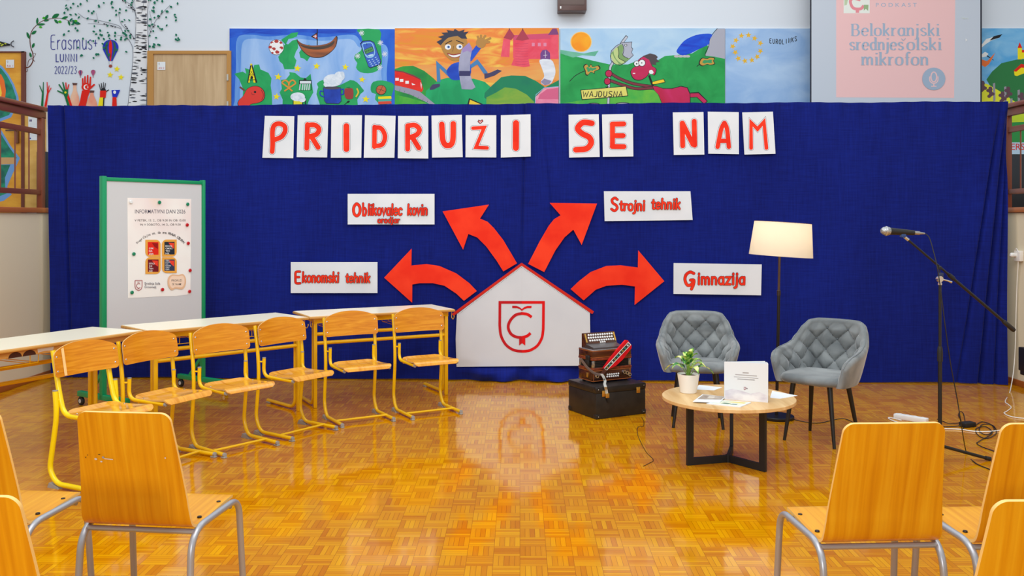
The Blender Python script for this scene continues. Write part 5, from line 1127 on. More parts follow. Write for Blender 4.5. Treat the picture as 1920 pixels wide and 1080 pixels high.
p.fill([(485, 830), (520, 795), (580, 798), (630, 792), (655, 830), (655, 890), (625, 935), (560, 930), (520, 945), (485, 900)], mat((234, 190, 150), .6), 4); p.fill([(500, 838), (530, 808), (585, 812), (625, 806), (642, 835), (640, 885), (615, 918), (560, 914), (525, 926), (500, 890)], mat((248, 218, 192), .6), 4)
p.text('PRIDRUŽI', 518, 862, 28, TXk, width=100, bold=.01); p.text('SE NAM!', 524, 898, 28, TXk, width=90, bold=.01)
tag(p.build('poster'), 'white information day poster with four orange puzzle squares on whiteboard', 'poster')
for x, y, c, lb in ((127, 95, (232, 234, 234), 'white magnet at upper left corner of poster'), (402, 100, (10, 130, 90), 'green magnet at middle of poster top edge'), (674, 118, (10, 130, 90), 'green magnet at upper right corner of poster'), (669, 317, (190, 10, 20), 'red magnet on right poster edge beside the dates'), (679, 494, (190, 10, 20), 'red magnet on right poster edge below the curved line of text'), (155, 597, (10, 130, 90), 'green magnet at left middle of poster'), (697, 755, (190, 10, 20), 'red magnet on right poster edge above the speech cloud'), (431, 940, (190, 10, 20), 'red magnet at middle of poster bottom'), (692, 958, (190, 10, 20), 'red magnet at lower right corner of poster'), (137, 968, (10, 130, 90), 'green magnet at lower left corner of poster')):
    b = MB(); q = zp(x, y); M = BNm.to_track_quat('Z', 'Y').to_matrix(); b.lathe([(0, .009), (.012, .009), (.0155, .005), (.016, 0), (0, 0)], mat(c, .3), (0, 0, 0), 20, M); o = b.build('magnet', loc=q+BNm*.0055); tag(o, lb, 'magnet', 'round board magnets')

# ------------------------------------------------------------------ tufted armchairs (front = local -Y)
VEL = mixed((90, 95, 97), (140, 144, 144), (1, 1, 1), 3.2, .75, 5, .3, .72, bump=.15, spec=.2, dist=1.5, name='grey_velvet', **{'Sheen Weight': .5, 'Sheen Roughness': .4})
def armchair(label):
    t = thing('armchair', label, 'armchair', group='grey tufted armchairs')
    half = [(0, .272), (.11, .268), (.19, .235), (.245, .165), (.278, .07), (.298, -.04), (.302, -.14), (.285, -.225)]
    pl = catmull([(-x, y, 0) for x, y in half[::-1]]+[(x, y, 0) for x, y in half[1:]], 14)
    L = [0.]
    for a, c in zip(pl, pl[1:]): L.append(L[-1]+(c-a).length)
    T = L[-1]
    def plan(u):
        s = max(0., min(1., u))*T; lo, hi = 0, len(L)-1
        while hi-lo > 1:
            m_ = (lo+hi)//2
            if L[m_] <= s: lo = m_
            else: hi = m_
        k = (s-L[lo])/max(1e-9, L[lo+1]-L[lo]); return pl[lo]*(1-k)+pl[lo+1]*k
    HT = [(0, .847), (.22, .846), (.31, .836), (.385, .795), (.46, .735), (.54, .688), (.64, .668), (.75, .656), (.88, .64), (.95, .612), (1, .56)]
    def top(q):
        for (a, h), (c, k) in zip(HT, HT[1:]):
            if q <= c:
                w = (q-a)/(c-a); w = w*w*(3-2*w)*.5+w*.5; return h+(k-h)*w
        return HT[-1][1]
    NI, NR, NO = 56, 8, 12; NV = NI+NR+NO
    def f(u, v):
        q = abs(2*u-1); p = plan(u); d = (plan(min(1, u+.004))-plan(max(0, u-.004))).normalized(); n = Vector((d.y, -d.x, 0))
        if n.dot(Vector((p.x, p.y-.0, 0))) < 0: n = -n
        zt = top(q); zb = .425; th = .062-.014*max(0, 1-q*1.5)
        if q > .93: th *= sqrt(max(.05, 1-((q-.93)/.075)**2))
        def base(z):
            k = .77+.23*min(1, max(0, (z-zb)/.26))**.8; back = .035*max(0, (z-.6)/.25)*max(0, 1-q*2)
            return Vector((p.x*k, (p.y+.02)*(k if p.y > 0 else .9+.1*k)-.02+back, z))
        j = v*NV; zc = zt-th/2
        if j <= NI:
            z = zb+(zc-zb)*j/NI; o = -th/2
            a = (u-.5)*T; al = a/.165+(z-.70)/.155; be = a/.165-(z-.70)/.155
            pil = (abs(sin(pi*al))*abs(sin(pi*be)))**.32
            fade = min(1, max(0, (zc-z)/.05))*min(1, max(0, (1-q)/.1))
            o -= .042*pil*fade-.012*fade+.0032*sin(a*90+z*40)*(1-pil)*fade
            b_ = base(z); return b_+n*o
        if j <= NI+NR:
            an = pi*(j-NI)/NR; b_ = base(zc); return b_-n*(th/2)*cos(an)+Vector((0, 0, th/2*sin(an)))
        z = zc+(zb-zc)*(j-NI-NR)/NO; return base(z)+n*(th/2)
    b = MB(); V = b.grid(f, 300, NV, VEL)
    b.face(V[0], VEL); b.face(V[-1][::-1], VEL)
    # welt along the outer edge
    b.build('padded_shell', t, angle=60)
    b = MB(); b.tube([f(i/100, (NI+NR*.55)/NV)+Vector((0, 0, .002)) for i in range(101)], .0035, mat((120, 128, 132), .7), 6); b.build('piping', t)
    b = MB(); lay = [(.0, .497), (.5, .496), (.82, .492), (.94, .484), (1., .464), (1.0, .447), (.95, .43), (.6, .422), (0, .422)]
    def se(k, z, i, n=64):
        a = 2*pi*i/n; e = 2/3.4; c, s = cos(a), sin(a)
        return Vector((.245*k*abs(c)**e*(1 if c > 0 else -1), -.035+.235*k*abs(s)**e*(1 if s > 0 else -1), z))
    R = [[b.bm.verts.new(se(max(k, .001), z, i)) for i in range(64)] for k, z in lay]
    for A_r, B_r in zip(R, R[1:]):
        for i in range(64): b.face([A_r[i], A_r[(i+1) % 64], B_r[(i+1) % 64], B_r[i]], VEL)
    b.face(R[0], VEL); b.face(R[-1][::-1], VEL); b.build('seat_cushion', t, angle=60)
    for sx in (-1, 1):
        for sy in (-1, 1):
            b = MB(); a, c = Vector((sx*.135, sy*.145-.02, .428)), Vector((sx*.187, sy*.204, 0)); b.tube([a, a.lerp(c, .5), c], [.019, .0155, .011], BLACK, 14); b.build('leg', t)
    # buttons
    i = 0
    for al in range(-5, 6):
        for be in range(-5, 6):
            a = (al+be)/2*.165; z = .70+(al-be)/2*.155; u = a/T+.5; q = abs(2*u-1)
            if q > .72 or z < .53 or z > top(q)-.06: continue
            v = (z-.425)/((top(q)-.03)-.425)*NI/NV
            b = MB(); b.sphere(f(u, v), .0085, mat((86, 94, 100), .7), 8); b.build('button', t)
    return t
a0 = armchair('grey tufted velvet armchair left of the floor lamp, behind the plant'); a0.location = (1.452, 7.15, 0); a0.rotation_euler = (0, 0, radians(-9))
a1 = dup(a0, (2.247, 6.61, 0), radians(-43.7), 'grey tufted velvet armchair right of the floor lamp, turned towards the table')

# ------------------------------------------------------------------ coffee table and what lies on it
TZ = .432
ct = thing('coffee_table', 'round oak coffee table with black three-armed steel frame', 'coffee table', (1.424, 6.0, 0))
OAKT = mixed((206, 160, 96), (234, 198, 142), (9, .8, 1), 1.8, .38, 5, .3, .7, dist=.5, name='oak_top')
b = MB(); b.lathe([(0, TZ), (.428, TZ), (.43, TZ-.002), (.43, TZ-.020), (.428, TZ-.022), (0, TZ-.022)], OAKT, seg=96); b.build('tabletop', ct)
for a in (196, 307, 72):
    a = radians(a); u = Vector((cos(a), sin(a), 0)); n = Vector((-sin(a), cos(a), 0)); b = MB()
    b.bar(u*.012+Vector((0, 0, .024)), u*.300+Vector((0, 0, .024)), .045, .022, BLACKM); b.bar(u*.278+Vector((0, 0, .046)), u*.278+Vector((0, 0, TZ-.022)), .044, .022, BLACKM, u); b.bar(u*.012+Vector((0, 0, TZ-.04)), u*.257+Vector((0, 0, TZ-.04)), .034, .022, BLACKM); b.build('leg', ct)
b = MB(); b.lathe([(0, .0), (.017, 0), (.017, .05), (0, .05)], BLACKM, seg=12); b.build('frame_joint', ct)
# potted plant
pp = thing('potted_plant', 'small variegated leafy plant in white pot on coffee table', 'potted plant', (1.187, 6.13, TZ))
b = MB(); b.lathe([(0, 0), (.050, 0), (.0545, .004), (.073, .118), (.074, .127), (.071, .127), (.069, .116), (0, .112)], mat((240, 238, 232), .35, name='white_ceramic'), seg=40); b.build('pot', pp)
b = MB(); b.lathe([(0, .116), (.035, .118), (.0695, .113)], mixed((60, 30, 18), (110, 58, 34), (1, 1, 1), 60, .95, name='soil'), seg=30); b.build('soil', pp)
LEAFM = mixed((30, 112, 40), (232, 238, 150), (1, 1, 1), 22, .4, 3, .42, .6, name='variegated_leaf', c3=(150, 196, 80)); b = MB(); st = MB(); rr = random.Random(5)
for k in range(17):
    a = k*2.4+rr.uniform(-.3, .3); tier = k/16; ln = rr.uniform(.12, .15)*(1-.25*tier); h0 = .118+.075*tier; out = .95-.62*tier
    u = Vector((cos(a), sin(a), 0)); n = Vector((-sin(a), cos(a), 0)); base = u*.018*(1-tier)+Vector((0, 0, h0)); st.tube([u*.01+Vector((0, 0, .11)), base+Vector((0, 0, .004)), base+u*.02*out+Vector((0, 0, .03))], [.004, .0032, .002], mat((120, 160, 60), .5), 6)
    p0 = base+u*.02*out+Vector((0, 0, .03))
    def lf(x, y, p0=p0, u=u, n=n, ln=ln, out=out):
        s = 2*x-1; w = .026*max(0, sin(pi*min(1, y**.8)))**.8*(1-.15*y); t_ = y*ln; q = p0+u*(t_*out)+Vector((0, 0, t_*(1.05-out)+.035*sin(y*2.6)*out-.06*y*y*out)); return q+n*(s*w)+Vector((0, 0, .008*abs(s)))
    b.grid(lf, 6, 12, LEAFM)
b.build('leaves', pp, angle=80); st.build('stems', pp)
# standing booklet
q0, q1 = PZ(1358.5, 749, TZ), PZ(1440, 755, TZ); w_ = (q1-q0).length; an = atan2(q1.y-q0.y, q1.x-q0.x)
bk_ = thing('booklet', 'large white landscape booklet standing upright on the coffee table', 'booklet', q0, an); hh = .246
p = Paint(lambda x, z: Vector((x*w_, 0, z*hh)), (0, -1, 0), .0002); p.base([(0, 0), (1, 0), (1, 1), (0, 1)], PAPER, .002)
G1 = mat((170, 166, 166), .7); SKT = mixed((206, 202, 214), (236, 236, 240), (1, 1, 2), 9, .7, 6, .35, .6, name='pale_sketch')
p.fill([(0.01, .01), (.99, .01), (.99, .18), (.8, .26), (.6, .2), (.4, .26), (.2, .3), (.01, .24)], SKT, 0)
p.stroke([(.42, .735), (.56, .735)], .028, G1); p.stroke([(.25, .675), (.75, .672)], .02, G1); p.stroke([(.22, .615), (.78, .612)], .008, mat((120, 116, 120))); p.stroke([(.3, .565), (.7, .562)], .012, mat((110, 108, 112)))
p.stroke([(.455, .30), (.455, .36), (.495, .36), (.49, .31), (.47, .29), (.455, .3)], .01, mat((150, 60, 70))); p.stroke([(.50, .33), (.54, .33)], .02, mat((120, 110, 120))); p.build('front_cover', bk_, recentre=False)
for k, dg in enumerate((7, 13, 19, 27)):
    b = MB(); M = Rz(radians(dg)); c = M@Vector((w_/2+.006*k*0, .0035+.0012*k, hh*.498)); b.box(c, (w_*(1.0-.0*k), .0012 if k < 3 else .0025, hh*.985), PAPER, M); b.build('page' if k < 3 else 'back_cover', bk_)
def flat(name, pts, z, th, m, label, cat, deco=None, group=None):
    P3 = [PZ(1230+x/5.143, 690+y/5.143, z+th) for x, y in pts]; b = Paint(lambda x, y: Vector((x, y, z+th)), (0, 0, 1)); b.base([(q.x, q.y) for q in P3], m, th, PAPER)
    if deco: deco(b, P3)
    o = b.build(name); tag(o, label, cat, group); return o
def bl(P3, u, v): a = P3[0].lerp(P3[1], u); c = P3[3].lerp(P3[2], u); q = a.lerp(c, v); return (q.x, q.y)
def dA(b, P3):
    b.fill([bl(P3, u, v) for u, v in ((.05, .3), (.95, .45), (.98, .97), (.05, .97))], mixed((150, 132, 118), (196, 184, 170), (1, 1, 1), 12, .5, 4, name='cover_photo'))
    b.fill([bl(P3, u, v) for u, v in ((.35, .6), (.62, .62), (.6, .85), (.36, .82))], mat((214, 204, 190)))
def dB(b, P3):
    b.fill([bl(P3, u, v) for u, v in ((.08, .1), (.92, .1), (.95, .92), (.1, .92))], mixed((206, 214, 190), (232, 232, 206), (1, 1, 1), 14, .5, 4, name='cover_photo'))
    b.fill([bl(P3, u, v) for u, v in ((.35, .62), (.9, .6), (.88, .85), (.4, .85))], mat((222, 206, 120))); b.fill([bl(P3, u, v) for u, v in ((.3, .25), (.55, .2), (.55, .45), (.32, .45))], mat((90, 120, 100))); b.fill([bl(P3, u, v) for u, v in ((.6, .2), (.8, .22), (.78, .4), (.62, .4))], mat((120, 140, 150)))
flat('booklet', [(487, 340), (815, 372), (918, 330), (660, 310)], TZ, .006, PAPER, 'light green booklet lying flat before the standing booklet', 'booklet', dB)
flat('booklet', [(355, 322), (615, 331), (668, 277), (450, 252)], TZ+.0065, .004, PAPER, 'grey-brown booklet lying flat beside the plant pot', 'booklet', dA)
flat('paper_sheet', [(380, 206), (560, 214), (638, 186), (415, 163)], TZ, .0015, PAPER, 'white sheet behind the plant pot on coffee table', 'paper')
flat('paper_sheet', [(1100, 285), (1195, 295), (1365, 266), (1120, 220)], TZ, .0015, PAPER, 'white sheet sticking out over right rim of the coffee table', 'paper')

# ------------------------------------------------------------------ floor lamp
LX, LY = 2.123, 7.31
lp = thing('floor_lamp', 'floor lamp with cream drum shade, switched on, between the armchairs', 'floor lamp', (LX, LY, 0))
BRZ = mat((86, 66, 54), .4, .5, name='bronze_tube')
b = MB(); b.lathe([(0, 0), (.135, 0), (.137, .004), (.137, .02), (.132, .026), (.02, .03), (0, .03)], BLACK, seg=48); b.build('base', lp)
b = MB(); b.tube([(0, 0, .025), (.018, 0, 1.0)], .0125, mat((34, 28, 26), .4, .4), 14); b.build('lower_pole', lp)
b = MB(); b.tube([(.018, 0, 1.0), (.0255, 0, 1.42)], .010, BRZ, 14); b.build('upper_pole', lp)
b = MB(); b.lathe([(0, 0), (.015, 0), (.015, .04), (.011, .045), (0, .045)], mat((60, 48, 42), .4, .5), (.0178, 0, .985), 16); b.build('collar', lp)
SHD = bpy.data.materials.new('lampshade_cloth'); SHD.use_nodes = True; N, L_ = nodes(SHD); N.remove(N['Principled BSDF']); df = N.new('ShaderNodeBsdfDiffuse'); tr = N.new('ShaderNodeBsdfTranslucent'); mx = N.new('ShaderNodeMixShader'); mx.inputs[0].default_value = .5
for q in (df, tr): q.inputs[0].default_value = lin((244, 235, 218))
L_.new(df.outputs[0], mx.inputs[1]); L_.new(tr.outputs[0], mx.inputs[2]); L_.new(mx.outputs[0], N['Material Output'].inputs[0])
sh_ = MB(); RT = Matrix.Rotation(radians(3.8), 3, 'Y'); ch_c = Vector((.042, 0, 1.437))
sh_.lathe([(.248, -.135), (.222, .135), (.219, .135), (.245, -.135), (.248, -.135)], SHD, ch_c, 64, RT); sho = sh_.build('lamp_shade', lp, angle=60)
b = MB(); b.tube([ch_c+RT@Vector((.221*cos(k*pi/24), .221*sin(k*pi/24), .134)) for k in range(48)], .002, mat((150, 120, 90)), 6, closed=True)
for k in range(3): b.tube([ch_c+RT@Vector((.221*cos(k*2.094), .221*sin(k*2.094), .134)), ch_c+RT@Vector((0, 0, .06))], .0018, mat((150, 120, 90)), 6)
b.build('shade_ring', sho)
BULB = bpy.data.materials.new('bulb_glow'); BULB.use_nodes = True; bb = BULB.node_tree.nodes['Principled BSDF']; bb.inputs['Emission Color'].default_value = (1, .93, .8, 1); bb.inputs['Emission Strength'].default_value = 1.5
b = MB(); b.sphere(ch_c+Vector((-.01, 0, .01)), .03, BULB, 16); b.build('bulb', lp)
pl_ = bpy.data.lights.new('lamp_bulb_light', 'POINT'); pl_.energy = 3.6; pl_.color = (1, .97, .91); pl_.shadow_soft_size = .05; po = bpy.data.objects.new('lamp_bulb_light', pl_); C.objects.link(po); po.location = Vector((LX, LY, 0))+ch_c+Vector((.0, 0, .06))
b = MB(); b.tube(catmull([PZ(1486, 786, .004), PZ(1510, 791, .004), PZ(1536, 793, .004), PZ(1575, 785, .004), PZ(1592, 788, .004), PZ(1606, 796, .004)], 8), .003, BLACK, 6)
tag(b.build('lamp_cord', recentre=True), 'thin black lamp cord on floor behind the right armchair', 'cord')

# ------------------------------------------------------------------ microphone stand, microphone, cables
MX, MY = 2.826, 6.015
ms = thing('microphone_stand', 'black tripod microphone stand with long boom arm at right', 'microphone stand', (MX, MY, 0))
def rel(x, y, Y=MY): return P(x, y, Y)-Vector((MX, MY, 0))
b = MB(); b.tube([(0, 0, .06), (0, 0, .72)], .0125, BLACK, 14); b.build('lower_tube', ms)
b = MB(); b.tube([(0, 0, .72), (0, 0, 1.19)], .0095, BLACK, 14); b.build('upper_tube', ms)
b = MB(); b.lathe([(0, .66), (.017, .66), (.018, .72), (.016, .745), (.012, .76), (0, .76)], BLACKM, seg=18); b.build('clutch', ms)
b = MB(); b.lathe([(0, .055), (.022, .055), (.022, .135), (.016, .145), (0, .145)], BLACKM, seg=18); b.build('hub', ms)
for a in (2, 122, 242):
    a = radians(a); u = Vector((cos(a), sin(a), 0)); b = MB(); b.tube([u*.018+Vector((0, 0, .10)), u*.335+Vector((0, 0, .012))], .0105, BLACK, 10); l_ = b.build('leg', ms); b = MB(); b.tube([u*.305+Vector((0, 0, .021)), u*.34+Vector((0, 0, .013))], .013, BLACKM, 10); b.build('rubber_foot', l_)
j = rel(1762, 520)
b = MB(); b.lathe([(0, 0), (.013, 0), (.013, .012), (.010, .014), (.010, .04), (0, .04)], CHROME, (0, 0, 1.165), 16); b.build('tube_collar', ms)
b = MB(); b.lathe([(0, -.016), (.019, -.016), (.021, 0), (.019, .016), (0, .016)], CHROME, j+Vector((-.006, -.01, -.01)), 18, Matrix.Rotation(radians(90), 3, 'X')); cl = b.build('boom_clamp', ms)
b = MB(); b.tube([j+Vector((0, -.02, -.01)), j+Vector((.04, -.03, -.02)), j+Vector((.064, -.03, -.03))], [.005, .005, .008], CHROME, 8); b.build('clamp_lever', cl)
b = MB(); b.box(j+Vector((.006, 0, .012)), (.034, .022, .036), mat((34, 44, 76), .4), bev=.005); b.build('clamp_block', cl)  # blue tint paints in a slight blue reflection on the clamp
b = MB(); b.lathe([(0, 0), (.004, 0), (.004, .02), (.013, .024), (.014, .036), (.009, .042), (0, .042)], BLACKM, j+Vector((-.002, -.004, .032)), 14); b.build('clamp_knob', cl)
b0_, b1_ = rel(1703, 450), rel(1902, 620); dd = (b1_-b0_).normalized()
b = MB(); b.tube([b0_, b0_+dd*.36], .0075, BLACK, 12); b.tube([b0_+dd*.34, b1_], .0095, BLACK, 12); b.build('boom_arm', ms)
b = MB(); b.tube([b0_+dd*.355, b0_+dd*.395], .0145, BLACKM, 12); b.build('boom_clutch', ms)
b = MB(); b.tube([b1_-dd*.10, b1_-dd*.09, b1_-dd*.01, b1_], [.011, .0145, .0155, .012], BLACKM, 14); b.build('counterweight_grip', ms)
b = MB(); b.tube([b0_+dd*.0, b0_-dd*.03], .011, CHROME, 12); b.box(b0_-dd*.03+Vector((-.012, 0, .018)), (.034, .03, .04), mat((40, 74, 130), .4), bev=.006); b.build('microphone_clip', ms)
h0, h1 = P(1660, 433, MY), P(1714, 436.5, MY); ax = (h1-h0).normalized()
mc = thing('microphone', 'silver-headed black microphone clipped to the boom stand', 'microphone', h1); M = ax.to_track_quat('Z', 'Y').to_matrix()
def rl(o): return o-Vector(h1)
MESHM = mixed((120, 122, 122), (200, 202, 202), (1, 1, 1), 300, .35, 1, .4, .6, bump=.6, name='wire_mesh', Metallic=.7)
b = MB(); b.lathe([(0, -.030), (.016, -.026), (.026, -.012), (.030, .004), (.029, .018), (.0245, .030), (0, .03)], MESHM, rl(h0), 28, M); hd = b.build('grille_head', mc)
b = MB(); b.lathe([(.0305, 0), (.032, .002), (.032, .008), (.0305, .01), (.0295, .005), (.0305, 0)], mat((200, 200, 202), .3, .8), rl(h0), 28, M); b.build('grille_ring', hd)
L_m = (h1-h0).length
b = MB(); b.lathe([(0, .028), (.0245, .028), (.023, .05), (.0165, L_m), (0, L_m)], BLACKM, rl(h0), 24, M); b.build('body', mc)
b = MB(); b.lathe([(0, L_m), (.0125, L_m), (.0125, L_m+.033), (.009, L_m+.04), (.005, L_m+.07), (0, L_m+.07)], mat((170, 168, 164), .3, .8), rl(h0), 18, M); b.build('connector', mc)
b = MB(); b.tube(catmull([P(1735, 438, MY), P(1743, 447, MY-.01), P(1752, 478, MY-.025), P(1758, 505, MY-.035), P(1764, 545, MY-.035), P(1772, 610, MY-.03), P(1782, 680, MY-.02), P(1795, 750, MY-.01), P(1803, 800, MY), PZ(1812, 848, .005), PZ(1826, 866, .005), PZ(1848, 877, .005), PZ(1890, 890, .005), PZ(1950, 890, .005)], 8), .0034, BLACK, 7)
tag(b.build('microphone_cable', recentre=True), 'black cable hanging from microphone down to the floor at right', 'cable')
# floor clutter
ad = PZ(1814, 800, 0)
pa = thing('power_adapter', 'black power adapter block on floor right of microphone stand', 'power adapter', ad, radians(20))
b = MB(); b.box((0, 0, .018), (.11, .065, .036), BLACKM, bev=.005); b.build('case', pa)
b = MB(); b.tube(catmull([(-.05, 0, .018), (-.1, .02, .006), (-.2, .05, .005), (-.28, .09, .005), (-.35, .14, .005)], 6), .0035, BLACK, 6); b.build('lead', pa)
rr = random.Random(11); b = MB()
b.tube(catmull([PZ(x, y, .006) for x, y in ((1826, 800), (1840, 791), (1858, 796), (1864, 806), (1850, 815), (1836, 808), (1842, 796), (1862, 798), (1868, 812), (1850, 822), (1834, 816), (1830, 804), (1848, 800), (1860, 812), (1838, 826), (1832, 832), (1850, 841), (1885, 850), (1940, 850))], 7), .0034, BLACK, 6)
tag(b.build('tangled_cord', recentre=True), 'tangled black cord lying right of the power adapter', 'cord')
b = MB(); b.tube(catmull([PZ(x, y, .008) for x, y in ((1806, 804), (1809, 790), (1806, 775), (1800, 772), (1797, 779), (1802, 788), (1798, 793), (1780, 794), (1768, 790), (1757, 786))], 7), .003, BLACK, 6)
tag(b.build('looped_cord', recentre=True), 'thin black cord looping behind the power adapter', 'cord')
b = MB(); b.tube(catmull([PZ(x, y, .006) for x, y in ((1690, 788), (1668, 783), (1670, 787), (1700, 797), (1745, 804), (1775, 804), (1800, 805), (1830, 809), (1868, 808), (1905, 800), (1950, 795))], 7), .0045, mat((238, 236, 230), .45), 7)
tag(b.build('extension_cable', recentre=True), 'white extension cable across floor below the power adapter', 'cable')
st_ = thing('power_strip', 'white power strip on floor behind the right stacking chair', 'power strip', PZ(1708, 789, 0), radians(-48))
b = MB(); b.box((0, 0, .02), (.26, .055, .04), mat((240, 240, 238), .4), bev=.006); b.build('case', st_)
for k in range(4): b = MB(); b.lathe([(0, .0402), (.016, .0402), (.018, .042), (.019, .0402)], mat((226, 226, 224), .5), (-.09+.06*k, 0, 0), 16); b.build('socket', st_)
def PX(x, y, X): Y = X*FP/(x-960); return P(x, y, Y)
sk = thing('wall_socket', 'white socket with plug on the right wall, its cable hanging down', 'wall socket', PX(1914, 480, XR-.0))
b = MB(); b.box((-.02, 0, 0), (.04, .1, .1), mat((236, 232, 226), .45), bev=.006); b.build('socket_box', sk)
b = MB(); b.lathe([(0, 0), (.02, 0), (.022, .04), (.012, .05), (0, .05)], WHITE, (-.04, .02, .01), 14, Matrix.Rotation(radians(-90), 3, 'Y')); b.build('plug', sk)
b = MB(); b.tube(catmull([PX(1911, 474, 4.76), PX(1905, 466, 4.78), PX(1903, 476, 4.8), PX(1909, 488, 4.82), PX(1907, 530, 4.83), PX(1905, 590, 4.83), PX(1904, 640, 4.82), PX(1901, 690, 4.79), PZ(1894, 733, .006), PZ(1885, 752, .006), PZ(1890, 758, .006), PZ(1896, 764, .006), PZ(1888, 771, .006), PZ(1883, 775, .006), PZ(1900, 782, .006), PZ(1945, 787, .006)], 7), .0042, mat((238, 234, 226), .45), 7)
tag(b.build('socket_cable', recentre=True), 'white cable hanging from the wall socket and curling on the floor', 'cable')
bx = PX(1912, 670, 4.69)
wbx = thing('speaker_box', 'black box hung low on the right wall under the socket', 'box', (4.7, 8.02, .24))
b = MB(); b.box((-.0, .0, .105), (.3, .34, .21), BLACKM, bev=.008); b.build('body', wbx); b = MB(); b.box((-.12, .0, -.005), (.05, .3, .06), BLACKM, bev=.006); b.build('lower_lip', wbx)
b = MB(); b.tube(catmull([Vector((4.72, 8.02, .23)), Vector((4.74, 8.0, .14)), Vector((4.76, 7.95, .05)), Vector((4.78, 7.85, .01)), Vector((4.79, 7.6, .006))], 6), .004, mat((238, 234, 226), .45), 6); tag(b.build('box_cable', recentre=True), 'short white cable below the black wall box', 'cable')
b = MB(); b.tube(catmull([PZ(x, y, .003) for x, y in ((1203, 782), (1207, 790), (1206, 799), (1196, 801), (1195, 812), (1200, 826), (1212, 848), (1225, 862), (1216, 869), (1206, 874))], 6), .0018, BLACK, 5)
tag(b.build('thin_wire', recentre=True), 'thin black wire on the floor before the accordion case', 'wire')

# ------------------------------------------------------------------ accordion on its case
ca = radians(28); cc = Vector((.785, 7.555, 0))
cs = thing('instrument_case', 'black accordion case with gold latches under the accordion', 'instrument case', cc, ca); cw, cdp, chh = .483, .42, .256
CAS_ = mixed((24, 22, 22), (36, 32, 30), (1, 1, 1), 20, .42, 4, name='black_leatherette')
b = MB(); b.box((0, 0, chh*.40), (cw, cdp, chh*.8), CAS_, bev=.006); b.build('body', cs); b = MB(); b.box((0, 0, chh*.9), (cw+.004, cdp+.004, chh*.2), CAS_, bev=.006); b.build('lid', cs)
for sx in (-1, 1):
    for sy in (-1, 1):
        for z in (.02, chh-.02):
            b = MB(); b.box((sx*(cw/2-.018), sy*(cdp/2-.018), z), (.045, .045, .042), mat((30, 28, 28), .35), bev=.01); b.sphere((sx*(cw/2-.02), sy*(cdp/2+.005), z), .004, CHROME, 8); b.build('corner_guard', cs)
GOLD = mat((216, 172, 84), .28, .85)
for x in (-.17, .165):
    b = MB(); b.box((x, -cdp/2-.004, chh*.79), (.036, .007, .048), GOLD, bev=.002); b.box((x, -cdp/2-.009, chh*.80), (.02, .006, .02), GOLD, bev=.002); b.build('latch', cs)
ac = thing('accordion', 'brown button accordion with red embroidered strap standing on its case', 'accordion', cc+Rz(ca)@Vector((.02, .055, chh)), ca); aw, adp = .385, .21
ROS = mixed((46, 20, 12), (92, 46, 24), (1.5, 14, 14), 2, .22, 5, name='rosewood'); MAR = mat((166, 92, 44), .3); BEL = mat((18, 18, 18), .5); TRM = mixed((104, 40, 22), (142, 66, 34), (20, 20, 20), 2, .3, name='trim_band')
def ab(name, c, s, m, bev=.004, par_=ac):
    b = MB(); b.box(c, s, m, bev=bev); return b.build(name, par_)
o = ab('bass_box', (0, 0, .0585), (aw, adp, .093), ROS)
for z in (.017, .100): ab('inlay', (0, 0, z), (aw+.002, adp+.002, .006), MAR, .001, o)
for sx in (-1, 1): ab('inlay', (sx*(aw/2-.012), 0, .0585), (.006, adp+.002, .084), MAR, .001, o)
ab('trim_band', (0, 0, .1145), (aw+.006, adp+.006, .019), TRM)
b = MB()
for k in range(9): b.box((0, 0, .127+.0068*k), (aw-.012-(.012 if k % 2 else 0), adp-.01-(.012 if k % 2 else 0), .0064), BEL, bev=.001)
be = b.build('bellows', ac)
for sx in (-1, 1): 
    for sy in (-1, 1): ab('bellows_corner', (sx*(aw/2-.014), sy*(adp/2-.012), .154), (.024, .022, .056), mat((186, 188, 190), .25, .9), .004, be)
ab('trim_band', (0, 0, .193), (aw+.006, adp+.006, .019), TRM)
o = ab('treble_box', (0, 0, .234), (aw, adp, .064), ROS)
for z in (.208, .260): ab('inlay', (0, 0, z), (aw+.002, adp+.002, .005), MAR, .001, o)
ab('top_rim', (0, 0, .2685), (aw+.002, adp+.002, .005), mat((206, 208, 212), .25, .8), .001)
b = MB(); b.prism([(-aw/2+.02, -.09, .271), (-aw/2+.02, .045, .271), (-aw/2+.02, .03, .300), (-aw/2+.02, -.085, .280)], aw-.08, mat((60, 46, 42), .4), (-1, 0, 0)); b.build('grille', ac)
b = MB(); b.prism([(-aw/2+.026, -.083, .2815), (-aw/2+.026, .028, .3005), (-aw/2+.026, .026, .3035), (-aw/2+.026, -.084, .285)], aw-.092, mat((120, 116, 116), .3, .7), (-1, 0, 0)); b.build('grille_cover', ac)
# fingerboard with a sloping front
fbx0, fbx1 = -.165, .145
b = MB(); b.prism([(fbx0, .02, .271), (fbx0, .102, .271), (fbx0, .102, .385), (fbx0, .075, .390)], fbx1-fbx0, ROS, (-1, 0, 0)); fb = b.build('fingerboard', ac)
def fp(x, t): return Vector((x, .026+(.072-.026)*t, .285+(.385-.285)*t))
fn = Vector((0, -.1, .046)).normalized()
for sx in (fbx0+.012, fbx1-.012): b = MB(); b.bar(fp(sx, .3)+fn*.001, fp(sx, .98)+fn*.001, .012, .004, GOLD, (1, 0, 0)); b.build('side_plate', fb)
PRL = mat((238, 238, 236), .15, name='pearl_button')
def knob(p_, n_, r_, h_, m, nm, pa_):
    M = Vector(n_).to_track_quat('Z', 'Y').to_matrix(); b = MB(); b.lathe([(0, h_), (r_*.7, h_), (r_, h_*.6), (r_, 0)], m, p_, 14, M); b.build(nm, pa_)
